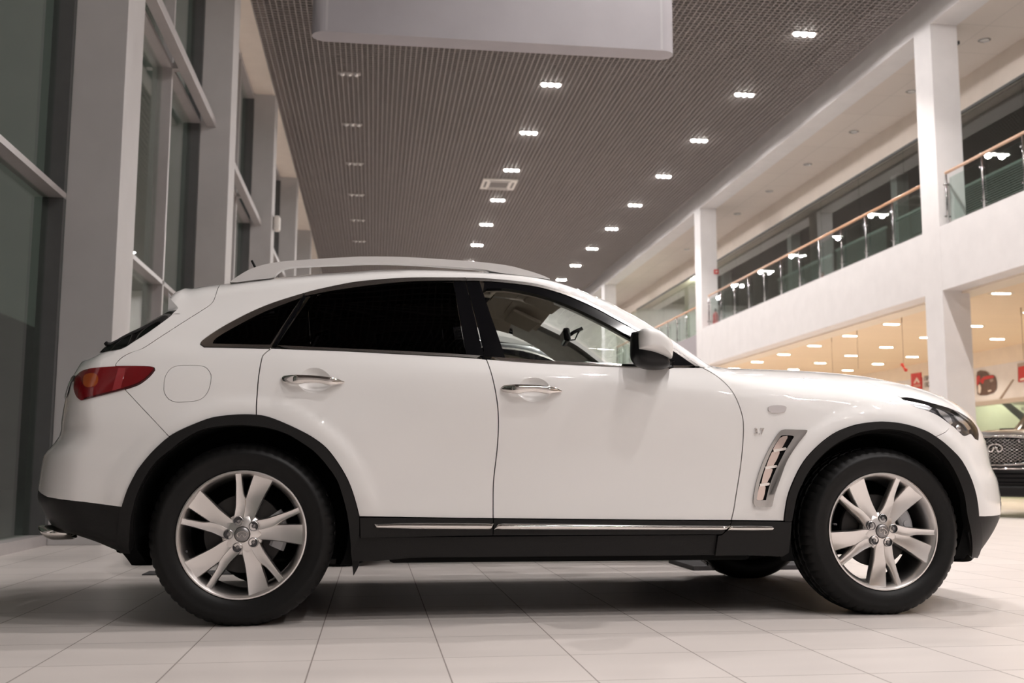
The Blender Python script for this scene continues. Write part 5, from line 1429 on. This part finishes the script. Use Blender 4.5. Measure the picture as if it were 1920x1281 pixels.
def big_suv(loc, rz):
    """a large black off-road car seen from the front"""
    root = empty('car', loc, rz); tag(root, 'dark car with a mesh grille and oval badge at the right edge, facing the viewer', 'car')
    blk = M['black_paint']
    def sect(hw, z0, z1, n=28, p=4.5, top=.0):
        out = []
        for k in range(n):
            t = 2*PI*k/n; c, s = math.cos(t), math.sin(t)
            y = hw*math.copysign(abs(c)**(2/p), c); z = (z0+z1)/2+(z1-z0)/2*math.copysign(abs(s)**(2/p), s)
            if z > (z0+z1)/2: y *= 1-.08*((z-(z0+z1)/2)/((z1-z0)/2))**2
            out.append((y, z))
        return out
    def loft(name, st, m, par, p=4.5):
        vs, fs = [], []; n = 28
        for x, hw, z0, z1 in st: vs += [(x, y, z) for y, z in sect(hw, z0, z1, n, p)]
        for i in range(len(st)-1):
            for k in range(n): fs.append((i*n+k, i*n+(k+1) % n, (i+1)*n+(k+1) % n, (i+1)*n+k))
        fs.append(list(range(n))); fs.append([(len(st)-1)*n+k for k in range(n)])
        bm = bmesh.new(); o = mesh(name, vs, fs, m, par, True); bm.from_mesh(o.data); bmesh.ops.recalc_face_normals(bm, faces=bm.faces); bm.to_mesh(o.data); bm.free()
        o.data.set_sharp_from_angle(angle=math.radians(40)); return o
    # x forward; front axle at x = 0
    loft('body', [(-4.05, .80, .55, 1.15), (-4.0, .93, .45, 1.22), (-3.6, .98, .40, 1.25), (-.9, .99, .40, 1.25), (-.45, .985, .42, 1.25), (.35, .965, .42, 1.24), (.58, .93, .42, 1.20), (.70, .88, .46, 1.14), (.75, .80, .55, 1.06)], blk, root)
    cb = loft('cabin', [(-3.95, .70, 1.15, 1.30), (-3.75, .82, 1.15, 1.80), (-3.2, .84, 1.15, 1.90), (-2.0, .83, 1.15, 1.90), (-1.7, .80, 1.15, 1.82), (-.95, .78, 1.15, 1.24)], M['gloss_black'], root, 5)
    loft('roof', [(-3.8, .72, 1.80, 1.90), (-3.3, .76, 1.82, 1.93), (-2.1, .75, 1.84, 1.93), (-1.75, .70, 1.78, 1.86)], blk, root)
    loft('hood', [(-.75, .80, 1.10, 1.27), (-.3, .84, 1.10, 1.30), (.3, .80, 1.10, 1.28), (.68, .70, 1.08, 1.23), (.80, .60, 1.04, 1.14)], blk, root, 3)
    # grille
    def xg(y, z): return .885-.10*(y/.6)**2-.06*((z-.95)/.25)**2
    pl = []
    for y in np.linspace(-.56, .56, 29): pl.append((y, 1.165-.05*(y/.56)**2))
    for y in np.linspace(.56, -.56, 29): pl.append((y, .775-.02*(1-(y/.56)**2)+.06*(y/.56)**4))
    bm = bmesh.new(); n = len(pl)
    c_ = bm.verts.new((xg(0, .97)-.03, 0, .97)); vv = [bm.verts.new((xg(y, z)-.02, y, z)) for y, z in pl]
    for i in range(n): bm.faces.new((c_, vv[i], vv[(i+1) % n]))
    gr = bmobj('grille', bm, M['well'], root)
    bm = bmesh.new()
    for i, k in enumerate(np.linspace(-.70, .70, 22)):
        for s in (-1, 1):
            pts = []
            for z in np.linspace(.78, 1.15, 14):
                y = k+s*(z-.965)*1.5
                if abs(y) < .555-.02 and z < 1.160-.05*(y/.56)**2-.008 and z > .765+.06*(y/.56)**4+.01: pts.append((xg(y, z), y, z))
            if len(pts) > 1: add_tube(bm, pts, .0045, 5)
    bmobj('mesh_insert', bm, M['dark_chrome'], gr)
    bm = bmesh.new(); add_tube(bm, [(xg(y, z)+.004, y, z) for y, z in pl+[pl[0]]], .020, 8); bmobj('grille_surround', bm, M['dark_chrome'], gr)
    bm = bmesh.new(); emblem(bm, lambda u, v: Vector((xg(u*.105, .99+v*.062)+.016, u*.105, .99+v*.062)), .012); bmobj('emblem', bm, M['chrome'], gr)
    for s in (-1, 1):
        bm = bmesh.new(); ps = [(.58, 1.13), (.92, 1.10), (.95, 1.0), (.80, .96), (.60, 1.0)]
        a = [bm.verts.new((.83-.30*max(0, (y-.55))/.4*1.0+.02, s*y, z)) for y, z in ps]; b_ = [bm.verts.new((.60-.30*max(0, (y-.55))/.4, s*y, z)) for y, z in ps]
        bm.faces.new(a); bm.faces.new(b_)
        for i in range(5): bm.faces.new((a[i], a[(i+1) % 5], b_[(i+1) % 5], b_[i]))
        hl = bmobj('head_lamp', bm, M['lamp_silver'], root)
    bm = bmesh.new(); add_tube(bm, [(xg(y, .70)+.02-.05*(y/.8)**2, y, .70) for y in np.linspace(-.85, .85, 30)], .014, 8); bmobj('chrome_bar', bm, M['chrome'], root)
    bm = bmesh.new()
    add_box(bm, (.55, -.86, .30), (.87, .86, .46), .03); add_box(bm, (.6, -.60, .46), (.84, .60, .68), .02)
    bmobj('lower_bumper', bm, M['cladding'], root)
    bm = bmesh.new()
    for z in (.50, .56, .62): add_box(bm, (.83, -.55, z), (.85, .55, z+.016))
    bmobj('intake_bars', bm, M['gloss_black'], root)
    for x in (0, -3.05):
        for s in (-1, 1):
            w = copy_tree([c for c in car.children if c.name.split('.')[0] == 'wheel'][0]); w.parent = root; w.scale = (1.05, 1.05, 1.05)
            w.location = (x, s*.955, AXZ*1.05); w.rotation_euler = (0, 0, 0 if s < 0 else PI)
            bm = bmesh.new(); pr = [(x+.47*math.cos(t), .40+.47*math.sin(t)) for t in np.linspace(0, PI, 25)]+[(x-.47, .38), (x-.42, .38)]+[(x+.42*math.cos(t), .40+.42*math.sin(t)) for t in np.linspace(PI, 0, 25)]+[(x+.42, .38), (x+.47, .38)]
            a = [bm.verts.new((px_, s*.985, pz_)) for px_, pz_ in pr]; b_ = [bm.verts.new((px_, s*.6, pz_)) for px_, pz_ in pr]; n = len(pr)
            for i in range(n): bm.faces.new((a[i], a[(i+1) % n], b_[(i+1) % n], b_[i]))
            bmobj('wheel_well', bm, M['well'], root)
    for s in (-1, 1):
        bm = bmesh.new(); add_box(bm, (-1.78, s*1.0-.0, 1.18), (-1.62, s*1.20, 1.34), .04); bmobj('wing_mirror', bm, blk, root)
    return root
big_suv((9.66, 14.64, 0), math.radians(-150))

# ================================================================== LIGHT
w = bpy.data.worlds.new('world'); sc.world = w; w.use_nodes = True; nt = w.node_tree
bg = nt.nodes['Background']; bg.inputs[1].default_value = 1
tc = nt.nodes.new('ShaderNodeTexCoord'); sx = nt.nodes.new('ShaderNodeSeparateXYZ'); rp = nt.nodes.new('ShaderNodeValToRGB')
nt.links.new(tc.outputs['Generated'], sx.inputs[0]); nt.links.new(sx.outputs[2], rp.inputs[0]); nt.links.new(rp.outputs[0], bg.inputs[0])
e = rp.color_ramp.elements; e[0].position = .0; e[0].color = (.060, .066, .056, 1); e[1].position = .6; e[1].color = (.056, .063, .054, 1)
def point(x, y, z, en, col, r=.1):
    l = bpy.data.lights.new('room_lamp', 'POINT'); l.energy = en; l.color = col; l.shadow_soft_size = r
    o = bpy.data.objects.new('room_lamp', l); C.objects.link(o); o.location = (x, y, z); return o
# lamps of the lit rooms behind glass
GL = empty('downlight', (13.2, 41.5, ZGC)); tag(GL, 'round lamp in the pale green office beyond the far railing', 'ceiling light')
zl('lens', [(.15, 0), (.15, -.02), (.12, -.03)], LENS, GL, 20)
point(13.2, 41.5, 8.3, 420, (.95, 1, .80))
SL = empty('downlight', (17.0, 23.0, ZK+.02)); tag(SL, 'round lamp over the stair behind the green glass', 'ceiling light')
zl('lens', [(.15, 0), (.15, -.02), (.12, -.03)], LENS, SL, 20)
point(17.0, 23.0, 3.5, 110, (.97, 1, .88)); point(17.0, 29.0, 3.5, 110, (.97, 1, .88))
sc.cycles.max_bounces = 8; sc.cycles.diffuse_bounces = 4; sc.cycles.glossy_bounces = 4; sc.cycles.transparent_max_bounces = 12
sc.cycles.sample_clamp_indirect = 6
